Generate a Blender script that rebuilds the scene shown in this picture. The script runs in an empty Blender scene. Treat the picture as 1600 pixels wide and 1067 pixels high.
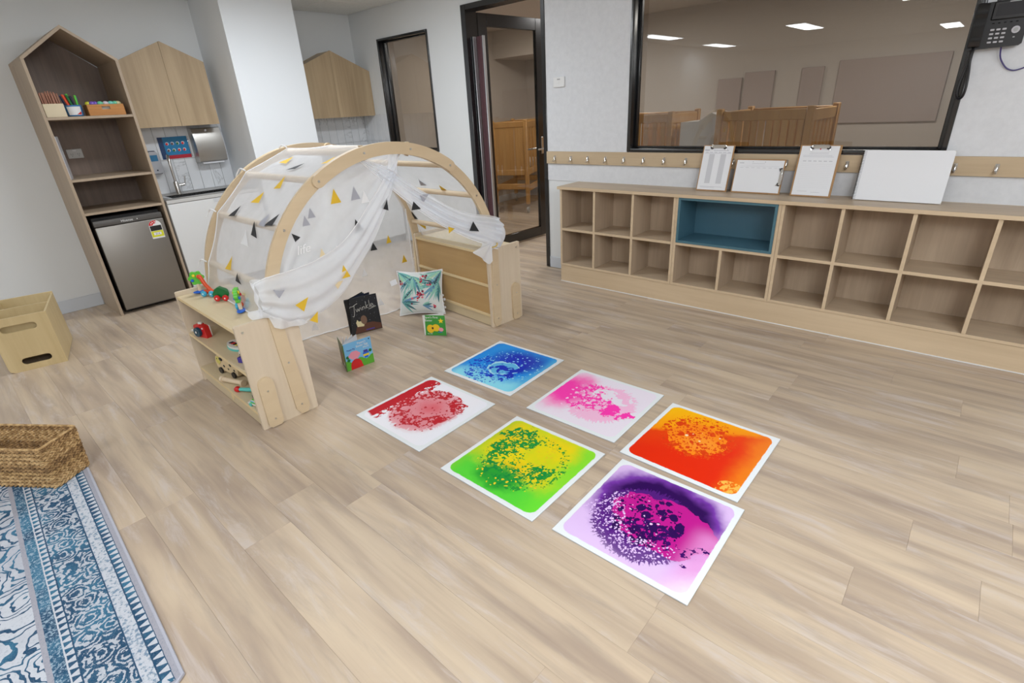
import bpy, bmesh, math, random
from math import pi, sin, cos, radians, sqrt, atan2, hypot
from mathutils import Matrix, Vector
random.seed(7)
scene = bpy.context.scene
COL = scene.collection

# ---------------------------------------------------------------- camera
yaw, pitch, roll = radians(132.8047), radians(-24.4586), radians(-3.3445)
CAMH = 1.3793
f_ = Vector((cos(pitch)*cos(yaw), cos(pitch)*sin(yaw), sin(pitch)))
r_ = Vector((sin(yaw), -cos(yaw), 0)); u_ = r_.cross(f_)
r2 = cos(roll)*r_+sin(roll)*u_; u2 = -sin(roll)*r_+cos(roll)*u_
cd = bpy.data.cameras.new('camera'); cd.sensor_width = 36; cd.lens = 803.955/1600*36
cd.clip_start = .05; cd.clip_end = 60
cam = bpy.data.objects.new('camera', cd); COL.objects.link(cam)
cam.matrix_world = Matrix((
    (r2.x, u2.x, -f_.x, 0), (r2.y, u2.y, -f_.y, 0), (r2.z, u2.z, -f_.z, CAMH), (0, 0, 0, 1)))
scene.camera = cam

# ---------------------------------------------------------------- world, lamps, exposure
w = bpy.data.worlds.new('world'); scene.world = w; w.use_nodes = True
w.node_tree.nodes['Background'].inputs[0].default_value = (.8, .85, .9, 1)
w.node_tree.nodes['Background'].inputs[1].default_value = .3
vs = scene.view_settings
vs.view_transform = 'Standard'; vs.look = 'None'; vs.exposure = 0.16; vs.gamma = 1; vs.use_curve_mapping = False

def area(name, loc, target, size, power, color=(1, 1, 1), sy=None):
    l = bpy.data.lights.new(name, 'AREA'); l.energy = power; l.color = color; l.size = size
    if sy: l.shape = 'RECTANGLE'; l.size_y = sy
    o = bpy.data.objects.new(name, l); COL.objects.link(o); o.location = loc
    o.rotation_euler = (Vector(target)-Vector(loc)).to_track_quat('-Z', 'Y').to_euler()
    return o
area('flash_lamp', (.95, .2, 2.22), (-2.0, 2.0, .25), 1.1, 55, (.95, .975, 1))
PANELS = [(-4.85, -1.9), (-5.0, -4.9), (-2.9, -3.2), (-1.2, -6.4), (-1.2, -.9), (1.4, -3.2), (-3.6, 1.95), (1.4, 1.5)]
for px_, py_ in PANELS:
    area('ceiling_panel_lamp', (px_, py_, 2.335), (px_, py_, 0), .28, {(-3.6, 1.95): 27, (-4.85, -1.9): 6, (-5.0, -4.9): 8, (1.4, 1.5): 26, (-1.2, -.9): 23}.get((px_, py_), 19), (.90, .95, 1), 1.15)
area('sleep_room_lamp', (-3.4, 5.4, 2.3), (-3.4, 5.4, 0), .6, 22, (1, .98, .96))
area('sleep_room_lamp', (-4.75, 5.3, 2.3), (-4.95, 5.3, 0), .5, 12, (1, .93, .85))  # extra lamp added to brighten the under-lit left end of the sleeping room
area('sleep_room_lamp', (-.8, 5.4, 2.3), (-.8, 5.4, 0), .6, 24, (1, .98, .96))

# ---------------------------------------------------------------- mesh helpers
class MB:
    def __init__(s): s.bm = bmesh.new()
    def box(s, c, sz, rot=None, bev=0, seg=1):
        M = Matrix.Translation(c) @ (rot.to_4x4() if rot else Matrix()) @ Matrix.Diagonal((*sz, 1))
        vs = bmesh.ops.create_cube(s.bm, size=1, matrix=M)['verts']
        if bev:
            es = list({e for v in vs for e in v.link_edges})
            bmesh.ops.bevel(s.bm, geom=es, offset=bev, segments=seg, profile=.5, affect='EDGES', clamp_overlap=True)
        return s
    def b2(s, a, b, bev=0, seg=1):
        c = [(p+q)/2 for p, q in zip(a, b)]; sz = [abs(q-p) for p, q in zip(a, b)]
        return s.box(c, sz, None, bev, seg)
    def tube(s, path, r, n=10, cap=True, closed=False):
        P = [Vector(p) for p in path]; L = len(P); rings = []
        prev = None
        for i, p in enumerate(P):
            if closed: d = P[(i+1) % L]-P[i-1]
            else: d = P[min(i+1, L-1)]-P[max(i-1, 0)]
            d.normalize()
            if prev is None:
                a = Vector((0, 0, 1)) if abs(d.z) < .9 else Vector((1, 0, 0))
                x = d.cross(a).normalized()
            else:
                x = (prev-d*prev.dot(d)).normalized()
            prev = x; y = d.cross(x)
            rr = r[i] if isinstance(r, (list, tuple)) else r
            rings.append([s.bm.verts.new(p+rr*(cos(2*pi*k/n)*x+sin(2*pi*k/n)*y)) for k in range(n)])
        for i in range(L if closed else L-1):
            A, B = rings[i], rings[(i+1) % L]
            for k in range(n):
                s.bm.faces.new((A[k], A[(k+1) % n], B[(k+1) % n], B[k]))
        if cap and not closed:
            s.bm.faces.new(list(reversed(rings[0]))); s.bm.faces.new(rings[-1])
        return s
    def cyl(s, a, b, r, n=16, r1=None): return s.tube([a, b], [r, r if r1 is None else r1], n)
    def sphere(s, c, r, sc=(1, 1, 1), rot=None, u=14, v=9):
        M = Matrix.Translation(c) @ (rot.to_4x4() if rot else Matrix()) @ Matrix.Diagonal((r*sc[0], r*sc[1], r*sc[2], 1))
        bmesh.ops.create_uvsphere(s.bm, u_segments=u, v_segments=v, radius=1, matrix=M); return s
    def prism(s, poly, ext, fr=None):
        """poly: 2d outline; ext: (z0, z1); fr maps (a,b,c)->point"""
        fr = fr or (lambda a, b, c: (a, b, c))
        A = [s.bm.verts.new(fr(a, b, ext[0])) for a, b in poly]
        B = [s.bm.verts.new(fr(a, b, ext[1])) for a, b in poly]
        n = len(poly)
        s.bm.faces.new(A); s.bm.faces.new(list(reversed(B)))
        for i in range(n):
            s.bm.faces.new((A[i], B[i], B[(i+1) % n], A[(i+1) % n]))
        return s
    def poly(s, pts):
        s.bm.faces.new([s.bm.verts.new(p) for p in pts]); return s
    def grid(s, fn, nu, nv, th=0):
        V = [[s.bm.verts.new(fn(i/nu, j/nv)) for j in range(nv+1)] for i in range(nu+1)]
        for i in range(nu):
            for j in range(nv):
                s.bm.faces.new((V[i][j], V[i+1][j], V[i+1][j+1], V[i][j+1]))
        return s
    def lathe(s, prof, c=(0, 0, 0), n=20):
        R = [[s.bm.verts.new((c[0]+r*cos(2*pi*k/n), c[1]+r*sin(2*pi*k/n), c[2]+z)) for k in range(n)] for r, z in prof]
        for A, B in zip(R, R[1:]):
            for k in range(n): s.bm.faces.new((A[k], A[(k+1) % n], B[(k+1) % n], B[k]))
        s.bm.faces.new(list(reversed(R[0]))); s.bm.faces.new(R[-1]); return s
    def xf(s, M): bmesh.ops.transform(s.bm, matrix=M, verts=s.bm.verts); return s
    def mesh(s, name, smooth=40):
        bmesh.ops.recalc_face_normals(s.bm, faces=s.bm.faces)
        me = bpy.data.meshes.new(name); s.bm.to_mesh(me); s.bm.free()
        if smooth:
            me.shade_smooth(); me.set_sharp_from_angle(angle=radians(smooth))
        return me

XF = {}
def thing(name, label, cat, loc=(0, 0, 0), rotz=0, group=None, rot=None):
    o = bpy.data.objects.new(name, None); COL.objects.link(o); o.empty_display_size = .05
    o.location = loc; o.rotation_euler = rot or (0, 0, rotz)
    o['label'] = label; o['category'] = cat
    if group: o['group'] = group
    XF[o.name] = Matrix.Translation(loc) @ o.rotation_euler.to_matrix().to_4x4()
    return o
def link(name, me, m, parent=None, label=None):
    o = bpy.data.objects.new(name, me); COL.objects.link(o)
    if m is not None and not me.materials: me.materials.append(m)
    if parent: o.parent = parent
    if label: o['label'] = label
    return o
def part(name, mb, m, parent, label=None, world=False, smooth=40):
    if world: mb.xf(XF[parent.name].inverted())
    o = link(name, mb.mesh(name, smooth), m, parent, label)
    XF[o.name] = XF.get(parent.name, Matrix())
    return o
def solo(name, mb, m, label, cat, group=None, loc=None, rotz=0, smooth=40):
    o = link(name, mb.mesh(name, smooth), m)
    if loc: o.location = loc
    o.rotation_euler = (0, 0, rotz)
    o['label'] = label; o['category'] = cat
    if group: o['group'] = group
    return o
def struct(name, mb, m, parent=None, smooth=40):
    o = link(name, mb.mesh(name, smooth), m, parent)
    if not parent: o['kind'] = 'structure'
    return o
def text_mesh(body, size, extrude=.0004, align='CENTER', shear=0):
    c = bpy.data.curves.new('txt', 'FONT'); c.body = body; c.size = size; c.extrude = extrude
    c.align_x = align; c.align_y = 'CENTER'; c.shear = shear; c.resolution_u = 3
    o = bpy.data.objects.new('txt', c); COL.objects.link(o)
    bpy.context.view_layer.update()
    me = bpy.data.meshes.new_from_object(o.evaluated_get(bpy.context.evaluated_depsgraph_get()))
    bpy.data.objects.remove(o); bpy.data.curves.remove(c)
    return me
def text(name, body, size, m, parent, M, align='CENTER', shear=0, label=None):
    me = text_mesh(body, size, align=align, shear=shear); me.transform(M); me.name = name
    me.materials.clear()
    return link(name, me, m, parent, label)
def frame(o, x, y):
    """matrix with local x along x, local y along y, at o"""
    x = Vector(x).normalized(); y = Vector(y); z = x.cross(y).normalized(); y = z.cross(x)
    return Matrix(((x.x, y.x, z.x, o[0]), (x.y, y.y, z.y, o[1]), (x.z, y.z, z.z, o[2]), (0, 0, 0, 1)))
def rz(a): return Matrix.Rotation(a, 3, 'Z')
def rx(a): return Matrix.Rotation(a, 3, 'X')
def ry(a): return Matrix.Rotation(a, 3, 'Y')

# ---------------------------------------------------------------- material helpers
class G:
    def __init__(s, name):
        s.m = bpy.data.materials.new(name); s.m.use_nodes = True; s.t = s.m.node_tree; s.t.nodes.clear()
        s.out = s.t.nodes.new('ShaderNodeOutputMaterial')
    def n(s, typ, ins=(), **kw):
        nd = s.t.nodes.new('ShaderNode'+typ)
        for k, v in kw.items(): setattr(nd, k, v)
        for k, v in dict(ins).items(): s.set(nd.inputs[k], v)
        return nd
    def set(s, sock, v):
        if isinstance(v, bpy.types.NodeSocket): s.t.links.new(v, sock)
        elif v is not None:
            if sock.type == 'RGBA' and len(v) == 3: v = (*v, 1)
            sock.default_value = v
    def math(s, op, a, b=0., c=None, clamp=False):
        nd = s.n('Math', operation=op, use_clamp=clamp); s.set(nd.inputs[0], a); s.set(nd.inputs[1], b)
        if c is not None: s.set(nd.inputs[2], c)
        return nd.outputs[0]
    def add(s, a, b): return s.math('ADD', a, b)
    def sub(s, a, b): return s.math('SUBTRACT', a, b)
    def mul(s, a, b): return s.math('MULTIPLY', a, b)
    def gt(s, a, b): return s.math('GREATER_THAN', a, b)
    def lt(s, a, b): return s.math('LESS_THAN', a, b)
    def step(s, v, lo, hi):
        nd = s.n('MapRange', interpolation_type='SMOOTHSTEP')
        for i, q in enumerate((v, lo, hi, 0., 1.)): s.set(nd.inputs[i], q)
        return nd.outputs[0]
    def obj(s): return s.n('TexCoord').outputs['Object']
    def rnd(s): return s.n('ObjectInfo').outputs['Random']
    def sep(s, v): return s.n('SeparateXYZ', {0: v}).outputs
    def comb(s, x, y, z=0.): return s.n('CombineXYZ', {0: x, 1: y, 2: z}).outputs[0]
    def vadd(s, a, b): return s.n('VectorMath', {0: a, 1: b}, operation='ADD').outputs[0]
    def vmul(s, a, b): return s.n('VectorMath', {0: a, 1: b}, operation='MULTIPLY').outputs[0]
    def map(s, v, scale=(1, 1, 1), rot=(0, 0, 0), loc=(0, 0, 0)):
        return s.n('Mapping', {'Vector': v, 'Scale': scale, 'Rotation': rot, 'Location': loc}).outputs[0]
    def noise(s, v, scale, detail=3., rough=.5, dist=0., col=False):
        nd = s.n('TexNoise', {'Vector': v, 'Scale': scale, 'Detail': detail, 'Roughness': rough, 'Distortion': dist})
        return nd.outputs['Color' if col else 0]
    def vor(s, v, scale, feature='F1', rand=1., out='Distance'):
        return s.n('TexVoronoi', {'Vector': v, 'Scale': scale, 'Randomness': rand}, feature=feature).outputs[out]
    def ramp(s, fac, stops, interp='LINEAR'):
        nd = s.n('ValToRGB', {0: fac}); r = nd.color_ramp; r.interpolation = interp
        while len(r.elements) < len(stops): r.elements.new(.5)
        for e, (p, c) in zip(r.elements, stops):
            e.position = p; e.color = (*c, 1) if not isinstance(c, (int, float)) else (c, c, c, 1)
        return nd.outputs[0]
    def mix(s, fac, a, b, blend='MIX'):
        nd = s.n('Mix', data_type='RGBA', blend_type=blend)
        s.set(nd.inputs[0], fac); s.set(nd.inputs[6], a); s.set(nd.inputs[7], b); return nd.outputs[2]
    def bump(s, h, strength=.3, dist=.002):
        return s.n('Bump', {'Height': h, 'Strength': strength, 'Distance': dist}).outputs[0]
    def bsdf(s, color, rough=.5, metal=0., normal=None, **kw):
        ins = {'Base Color': color, 'Roughness': rough, 'Metallic': metal, **{k.replace('_', ' '): v for k, v in kw.items()}}
        if normal is not None: ins['Normal'] = normal
        b = s.n('BsdfPrincipled', ins); s.t.links.new(b.outputs[0], s.out.inputs[0]); s.b = b; return s.m
def flat(name, c, rough=.5, metal=0., **kw):
    return G(name).bsdf(c, rough, metal, **kw)
def emit(name, c, strength):
    g = G(name); e = g.n('Emission', {0: c, 1: strength}); g.t.links.new(e.outputs[0], g.out.inputs[0]); return g.m
def wood(name, dark, light, axis='z', rough=.45, scale=1., contrast=1., rnd=True, bands=.11):
    """grain runs along axis"""
    g = G(name); o = g.obj()
    if rnd: o = g.vadd(o, g.vmul(g.comb(g.rnd(), g.rnd(), g.rnd()), (17., 31., 23.)))
    sc = {'x': (1.2, 22, 22), 'y': (22, 1.2, 22), 'z': (22, 22, 1.2)}[axis]
    sc2 = {'x': (.15, 1, 1), 'y': (1, .15, 1), 'z': (1, 1, .15)}[axis]
    fine = g.noise(g.map(o, tuple(q*scale for q in sc)), 1.9, 4, .55, .6)
    broad = g.noise(g.map(o, sc2), 7.*scale, 2, .5, .3)
    f = g.add(g.mul(fine, .42), g.mul(broad, .58))
    c = g.ramp(f, [(.5-.2/contrast, dark), (.5+.2/contrast, light)])
    return g.bsdf(c, rough, normal=g.bump(fine, .08, .0006))

W = lambda r, g, b: tuple(((v/255+.055)/1.055)**2.4 if v > 10 else v/255/12.92 for v in (r, g, b))
# plain paints and plastics
M_white = flat('white_paint', (.80, .80, .79), .55)
g = G('wall_paint'); nz = g.noise(g.obj(), 180, 2); M_wall = g.bsdf((.73, .755, .77), .6, normal=g.bump(nz, .05, .0006))
g = G('column_paint'); nz = g.noise(g.obj(), 160, 2); M_column = g.bsdf((.82, .86, .90), .55, normal=g.bump(nz, .05, .0006))
g = G('felt_cladding'); o = g.obj(); nz = g.noise(o, 26, 5, .65); n2 = g.noise(g.map(o, (1, 1, 2.2)), 300, 2)
M_felt = g.bsdf(g.ramp(nz, [(.3, (.665, .685, .72)), (.7, (.725, .745, .78))]), .9, normal=g.bump(g.add(nz, g.mul(n2, .5)), .25, .002))
M_skirt = flat('grey_blue_vinyl', W(204, 210, 218), .45)
g = G('ceiling_tile_board'); nz = g.noise(g.obj(), 90, 4, .7); M_ctile = g.bsdf(g.ramp(nz, [(.3, (.70, .72, .71)), (.6, (.80, .82, .81))]), .9)
M_black = flat('black_aluminium', (.006, .0065, .008), .24, 0., Specular_IOR_Level=.9)
M_blackp = flat('black_plastic', (.012, .012, .014), .38)
M_blackg = flat('black_gloss', (.008, .008, .009), .15)
M_steel = flat('steel', (.62, .61, .59), .3, 1.)
M_chrome = flat('chrome', (.8, .8, .8), .12, 1.)
g = G('brushed_steel'); nz = g.noise(g.map(g.obj(), (2, 160, 160)), 3, 3); M_brushed = g.bsdf((.46, .445, .42), g.math('MULTIPLY_ADD', nz, .16, .27), 1.)
g = G('fridge_steel'); nz = g.noise(g.map(g.obj(), (160, 160, 2)), 3, 3); M_fridge = g.bsdf((.30, .285, .265), g.math('MULTIPLY_ADD', nz, .12, .36), .9)
M_ply = wood('maple_plywood', W(206, 189, 165), W(222, 207, 185), 'z', .4, .8)
M_plyx = wood('maple_plywood_lengthwise', W(204, 187, 152), W(219, 203, 172), 'x', .4, .8)
M_rail = wood('beech_rail', W(205, 183, 150), W(218, 198, 166), 'y', .4, .6)
M_plyback = wood('birch_back_panel', W(184, 148, 96), W(200, 166, 114), 'x', .42, .6)
M_plyedge = flat('plywood_edge', W(228, 206, 160), .45)
M_dowel = wood('pale_dowel', W(214, 192, 162), W(228, 210, 182), 'x', .45)
M_oakz = wood('oak_laminate_upright', W(172, 152, 131), W(202, 182, 158), 'z', .5, .9)
M_oakx = wood('oak_laminate_lengthwise', W(174, 154, 131), W(204, 184, 158), 'x', .42, .9)
M_oakedge = wood('oak_edge_band', W(196, 174, 144), W(214, 193, 163), 'x', .45, .9)
M_oakcab = wood('oak_cabinet_door', W(162, 140, 110), W(188, 166, 134), 'z', .5, .8, 1.2)
M_oaktower = wood('oak_tower_board', W(160, 142, 122), W(182, 164, 142), 'z', .5, .9)
M_oakback = wood('oak_tower_back', W(104, 90, 82), W(138, 120, 108), 'z', .55, .9)
M_railoak = wood('oak_hook_rail', W(182, 160, 130), W(200, 180, 150), 'x', .5, 1.)
M_blue = flat('teal_blue_laminate', W(72, 112, 130), .45)
M_blueedge = flat('teal_blue_edge', W(72, 112, 126), .45)
M_cotwood = wood('cot_pine', W(182, 134, 78), W(208, 164, 104), 'z', .45, .8)
M_maroon = flat('maroon_rubber', W(84, 54, 60), .5)
M_alu = flat('pale_aluminium', (.62, .64, .67), .35, .8)
M_paper = flat('white_paper', (.80, .82, .86), .6)
M_ink = flat('grey_ink', (.42, .44, .50), .7)
M_inkp = flat('pale_grey_ink', (.55, .57, .62), .7)
M_greyp = flat('grey_plastic', (.38, .39, .40), .4)
M_lightp = flat('white_plastic', (.78, .79, .80), .35)
M_benchtop = flat('pale_grey_benchtop', (.55, .55, .54), .4)
M_cupboard = flat('white_cupboard_laminate', (.72, .735, .745), .4)
M_red = flat('toy_red', W(206, 34, 36), .3)
M_orange = flat('toy_orange', W(214, 78, 34), .35)
M_lgreen = flat('toy_light_green', W(96, 196, 62), .35)
M_dgreen = flat('toy_dark_green', W(20, 108, 52), .3)
M_cyan = flat('toy_cyan', W(70, 176, 214), .3)
M_tblue = flat('toy_blue', W(38, 104, 210), .3)
M_yellow = flat('toy_yellow', W(236, 212, 44), .35)
M_teal = flat('toy_teal', W(92, 196, 190), .4)
M_purple = flat('toy_purple', W(70, 56, 150), .4)
M_navy = flat('deep_navy', W(26, 34, 58), .5)
M_twhite = flat('toy_white', (.76, .75, .71), .4)
M_pink = flat('soft_pink', W(232, 150, 170), .5)

# ---------------------------------------------------------------- the room
H = 2.362; WY = 3.71; KX = -5.55
X1, Y0 = 3.2, -8.0
g = G('vinyl_plank'); o = g.obj(); rn = g.rnd()
ov = g.vadd(o, g.comb(g.mul(rn, 37.), g.mul(rn, 91.), g.mul(rn, 13.)))
fine = g.noise(g.map(ov, (1.4, 44, 1)), 1.5, 5, .6, .5)
broad = g.noise(g.map(ov, (.8, 8.5, 1)), 1.5, 3, .5, .35)
knot = g.noise(g.map(ov, (1.3, 8, 1)), 1.3, 5, .65, .5)
c = g.ramp(broad, [(.24, W(160, 143, 129)), (.42, W(181, 163, 144)), (.55, W(196, 178, 156)), (.8, W(209, 192, 168))])
c = g.mix(g.mul(g.step(knot, .48, .72), .62), c, W(164, 150, 138))
pale = g.noise(g.map(g.vadd(ov, (5.3, 2.1, 0)), (1.9, 11, 1)), 1.3, 6, .7, .5)
c = g.mix(g.mul(g.step(pale, .50, .70), .55), c, W(204, 196, 194))
c = g.mix(g.mul(g.step(fine, .46, .80), .24), c, W(152, 134, 118))
tone = g.ramp(rn, [(0, (.945, .935, .925)), (.5, (.985, .975, .965)), (1, (1.03, 1.02, 1.0))])
c = g.mix(1., c, tone, 'MULTIPLY')
M_plank = g.bsdf(c, g.math('MULTIPLY_ADD', fine, .12, .40), normal=g.bump(fine, .06, .0008))
M_gap = flat('plank_joint', W(120, 104, 88), .8)

floor = struct('floor', MB().b2((-6.2, Y0, -.12), (X1+.2, 8., -.004)), M_plank)
PL, PW = 1.22, .174
pm = {}
def plank(x0, x1, y0):
    L = round(x1-x0, 3)
    if L not in pm:
        b = MB().b2((0, 0, -.004), (L-.0003, PW-.0003, 0))
        top = [e for e in b.bm.edges if all(v.co.z > -.001 for v in e.verts)]
        bmesh.ops.bevel(b.bm, geom=top, offset=.0004, segments=1, affect='EDGES')
        pm[L] = b.mesh('plank', 0); pm[L].materials.append(M_plank)
    p = link('plank', pm[L], None, floor); p.location = (x0, y0, 0)
starts = {}
for k in range(-4, 21):
    y0 = .165+PW*k
    off = {1: -1.667-.0, 4: -1.655}.get(k, None)
    if off is None: off = random.Random(k*7+3).uniform(0, PL)
    xa = max(KX+.001, -5.549); xs = [xa]
    q = off - PL*math.ceil((off-xa)/PL) + PL
    x_end = 1.0 if k > 3 else .3
    while q < x_end:
        if q-xs[-1] > .15: xs.append(q)
        q += PL
    xs.append(q)
    if y0+PW > WY: continue
    for a, b in zip(xs, xs[1:]): plank(a, b, y0)

def wall_with_holes(name, x0, x1, y0, y1, z1, holes, m):
    b = MB(); xs = x0
    for hx0, hx1, hz0, hz1 in holes:
        b.b2((xs, y0, 0), (hx0, y1, z1))
        if hz0 > 0: b.b2((hx0, y0, 0), (hx1, y1, hz0))
        b.b2((hx0, y0, hz1), (hx1, y1, z1)); xs = hx1
    b.b2((xs, y0, 0), (x1, y1, z1))
    return struct(name, b, m)
wall_back = wall_with_holes('wall_back', KX-.1, X1+.1, WY, WY+.12, H+.1,
    [(-5.085, -4.30, 1.008, 2.083), (-3.80, -2.89, 0, 2.205), (-2.118, -.208, 1.024, 2.12)], M_wall)
struct('wall_left', MB().b2((KX-.12, Y0, 0), (KX, WY, H+.1)), M_wall)
struct('wall_right', MB().b2((X1, Y0, 0), (X1+.12, WY, H+.1)), M_white)
struct('wall_front', MB().b2((KX-.12, Y0-.12, 0), (X1+.12, Y0, H+.1)), M_white)
struct('trim_1', MB().b2((-2.888, WY-.005, .782), (-2.122, WY, H)).b2((-2.122, WY-.005, .782), (-.204, WY, 1.02)).b2((-.204, WY-.005, .782), (X1, WY, H)).b2((-2.122, WY-.005, 2.125), (-.204, WY, H)), M_felt)   # felt cladding
struct('baseboard_left', MB().b2((KX, Y0, 0), (KX+.008, .766, .107), .002), M_skirt)
struct('baseboard_back', MB().b2((-2.885, WY-.008, 0), (-2.57, WY, .10), .002).b2((-4.95, WY-.008, 0), (-3.82, WY, .10), .002).b2((.45, WY-.008, 0), (X1, WY, .10), .002), M_skirt)
# column
struct('trim_2', MB().b2((KX, 2.122, 0), (-4.95, 2.755, H)), M_column)
# ceiling: slab, tee grid and lay-in tiles
ceil = struct('ceiling', MB().b2((KX-.1, Y0-.1, H+.03), (X1+.1, WY+.1, H+.1)), M_white)
TX = [-5.55+.6*i for i in range(0, 15)]; TY = [3.71-.61*i for i in range(0, 20)]
tm = None
for i in range(14):
    for j in range(19):
        cx, cy = TX[i]+.3, TY[j]-.305
        if any(abs(cx-a) < .35 and abs(cy-b_) < .8 for a, b_ in PANELS) and False: continue
        if tm is None:
            tm = MB().box((0, 0, 0), (.585, .595, .012), None, .003).mesh('ceiling_tile'); tm.materials.append(M_ctile)
        t = link('ceiling_tile', tm, None, ceil); t.location = (cx, cy, H+.008)
b = MB()
for x in TX[1:]: b.b2((x-.012, Y0, H), (x+.012, WY, H+.012))
for y in TY[1:]: b.b2((KX, y-.012, H), (X1, y+.012, H+.012))
tg = link('ceiling_grid', b.mesh('ceiling_grid', 0), M_white, ceil)
M_diff = emit('lit_diffuser', (.95, .98, 1.), 6)
pan_m = MB().box((0, 0, 0), (.31, 1.21, .02), None, .004).mesh('panel_frame'); pan_m.materials.append(M_white)
dif_m = MB().box((0, 0, -.0105), (.285, 1.185, .003)).mesh('diffuser'); dif_m.materials.append(M_diff)
for k, (x, y) in enumerate(PANELS):
    t = thing('ceiling_light', ['ceiling light panel behind the camera, beside the kitchen wall', 'farthest ceiling light panel along the left wall', 'ceiling light panel mirrored largest in the big window', 'ceiling light panel mirrored at the right of the big window', 'ceiling light panel just behind the camera', 'ceiling light panel by the right wall, behind the camera', 'ceiling light panel above the play arch', 'ceiling light panel above the right end of the cube shelves'][k], 'ceiling light', (x, y, H-.010), 0, 'ceiling light panels')
    link('light_frame', pan_m, None, t); link('diffuser', dif_m, None, t)

# sleeping room beyond the glass
M_beige = flat('sleep_room_paint', W(192, 184, 176), .7)
M_blind = flat('brown_blind', W(172, 158, 152), .75)
struct('wall_far', MB().b2((-5.9, 6.93, 0), (1.6, 7.05, H+.1)), M_beige)
struct('wall_far_left', MB().b2((-5.91, WY+.12, 0), (-5.79, 7.05, H+.1)), M_beige)
struct('wall_far_right', MB().b2((1.5, WY+.12, 0), (1.62, 7.05, H+.1)), M_beige)
struct('ceiling_far', MB().b2((-5.9, WY+.12, H), (1.6, 7.05, H+.1)), M_beige)
struct('trim_3', MB().b2((-5.79, 6.2, 2.02), (-4.6, 6.93, H)), M_beige)     # bulkhead
struct('baseboard_far', MB().b2((-5.79, 6.918, 0), (1.5, 6.93, .1)).b2((-5.79, WY+.14, 0), (-5.778, 6.92, .1)), M_skirt)
for k, (x0, x1, z0, z1) in enumerate([(-2.74, -2.46, .98, 1.55), (-2.43, -2.10, .98, 1.60), (-1.82, -1.60, 1.02, 1.60), (-1.465, -.53, 1.03, 1.64)]):
    b = MB().b2((x0, 6.905, z0), (x1, 6.93, z1), .004)
    solo('roller_blind', b, M_blind, ['narrow brown blind on the far sleeping room wall, leftmost', 'brown blind on the far sleeping room wall, above the large cot',
         'slim brown blind between two wider ones in the sleeping room', 'widest brown blind on the far wall behind the big window'][k], 'blind', 'blinds in the sleeping room')

# window frames, door frame, glass
g = G('tinted_glass'); fr = g.n('Fresnel', {'IOR': 1.5}); tr = g.n('BsdfTransparent', {0: (.785, .775, .75, 1)}); gl = g.n('BsdfGlossy', {0: (1, 1, 1, 1), 1: .0})
ms = g.n('MixShader', {0: g.math('MULTIPLY', g.math('MULTIPLY', fr.outputs[0], 2.1, clamp=True), g.sub(1., g.n('NewGeometry').outputs['Backfacing'])), 1: tr.outputs[0], 2: gl.outputs[0]}); g.t.links.new(ms.outputs[0], g.out.inputs[0]); M_glass = g.m
def window(name, x0, x1, z0, z1, fw, ybk=3.80):
    b = MB(); y0, y1 = WY-.012, ybk+.03
    for a, c_ in (((x0, y0, z0), (x0+fw, y1, z1)), ((x1-fw, y0, z0), (x1, y1, z1)), ((x0+fw, y0, z0), (x1-fw, y1, z0+fw)), ((x0+fw, y0, z1-fw), (x1-fw, y1, z1))):
        b.b2(a, c_, .006, 3)
    fo = struct(name, b, M_black)
    s = MB()
    for xx in (x0+fw, x1-fw-.02): s.b2((xx, ybk-.035, z0+fw), (xx+.02, ybk-.005, z1-fw), .003)
    for zz in (z0+fw, z1-fw-.012): s.b2((x0+fw+.02, ybk-.035, zz), (x1-fw-.02, ybk-.005, zz+.012), .003)
    link('glazing_bead', s.mesh('glazing_bead'), M_black, fo)
    link('pane', MB().b2((x0+fw, ybk, z0+fw), (x1-fw, ybk+.006, z1-fw)).mesh('pane', 0), M_glass, fo)
    return fo
window('window_1', -5.095, -4.292, 1.0, 2.09, .022)
window('window_2', -2.122, -.204, 1.02, 2.125, .026)
b = MB().b2((-3.815, WY-.012, 0), (-3.757, WY+.13, 2.21), .003).b2((-2.925, WY-.012, 0), (-2.886, WY+.13, 2.21), .003).b2((-3.757, WY-.012, 2.165), (-2.925, WY+.13, 2.21), .003)
dfr = struct('door_frame', b, M_black)
dl = struct('door_1', MB(), None) if False else None
DA = (-3.80, 3.87); DB = (-3.745, 4.738)
dd = Vector((DB[0]-DA[0], DB[1]-DA[1], 0)); DL = dd.length; da = atan2(dd.y, dd.x)
leaf = MB(); tk = .042
leaf.b2((0, -tk/2, .012), (.115, tk/2, 2.165), .003).b2((DL-.10, -tk/2, .012), (DL, tk/2, 2.165), .003)
leaf.b2((.115, -tk/2, .012), (DL-.10, tk/2, .115), .003).b2((.115, -tk/2, 2.06), (DL-.10, tk/2, 2.165), .003)
door = struct('door_1', leaf, M_black); door.location = (DA[0], DA[1], 0); door.rotation_euler = (0, 0, da)
link('pane', MB().b2((.115, -.004, .115), (DL-.10, .004, 2.06)).mesh('pane', 0), M_glass, door)
hb = MB()
for sgn in (-1, 1):
    yy = sgn*(tk/2)
    hb.b2((DL-.065, min(yy, yy+sgn*.008), .90), (DL-.03, max(yy, yy+sgn*.008), 1.07), .002)
    hb.tube([(DL-.048, yy, .95), (DL-.048, yy+sgn*.045, .95), (DL-.06, yy+sgn*.052, .95), (DL-.165, yy+sgn*.052, .95)], .009, 10)
link('door_handle', hb.mesh('door_handle'), M_steel, door)
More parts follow.
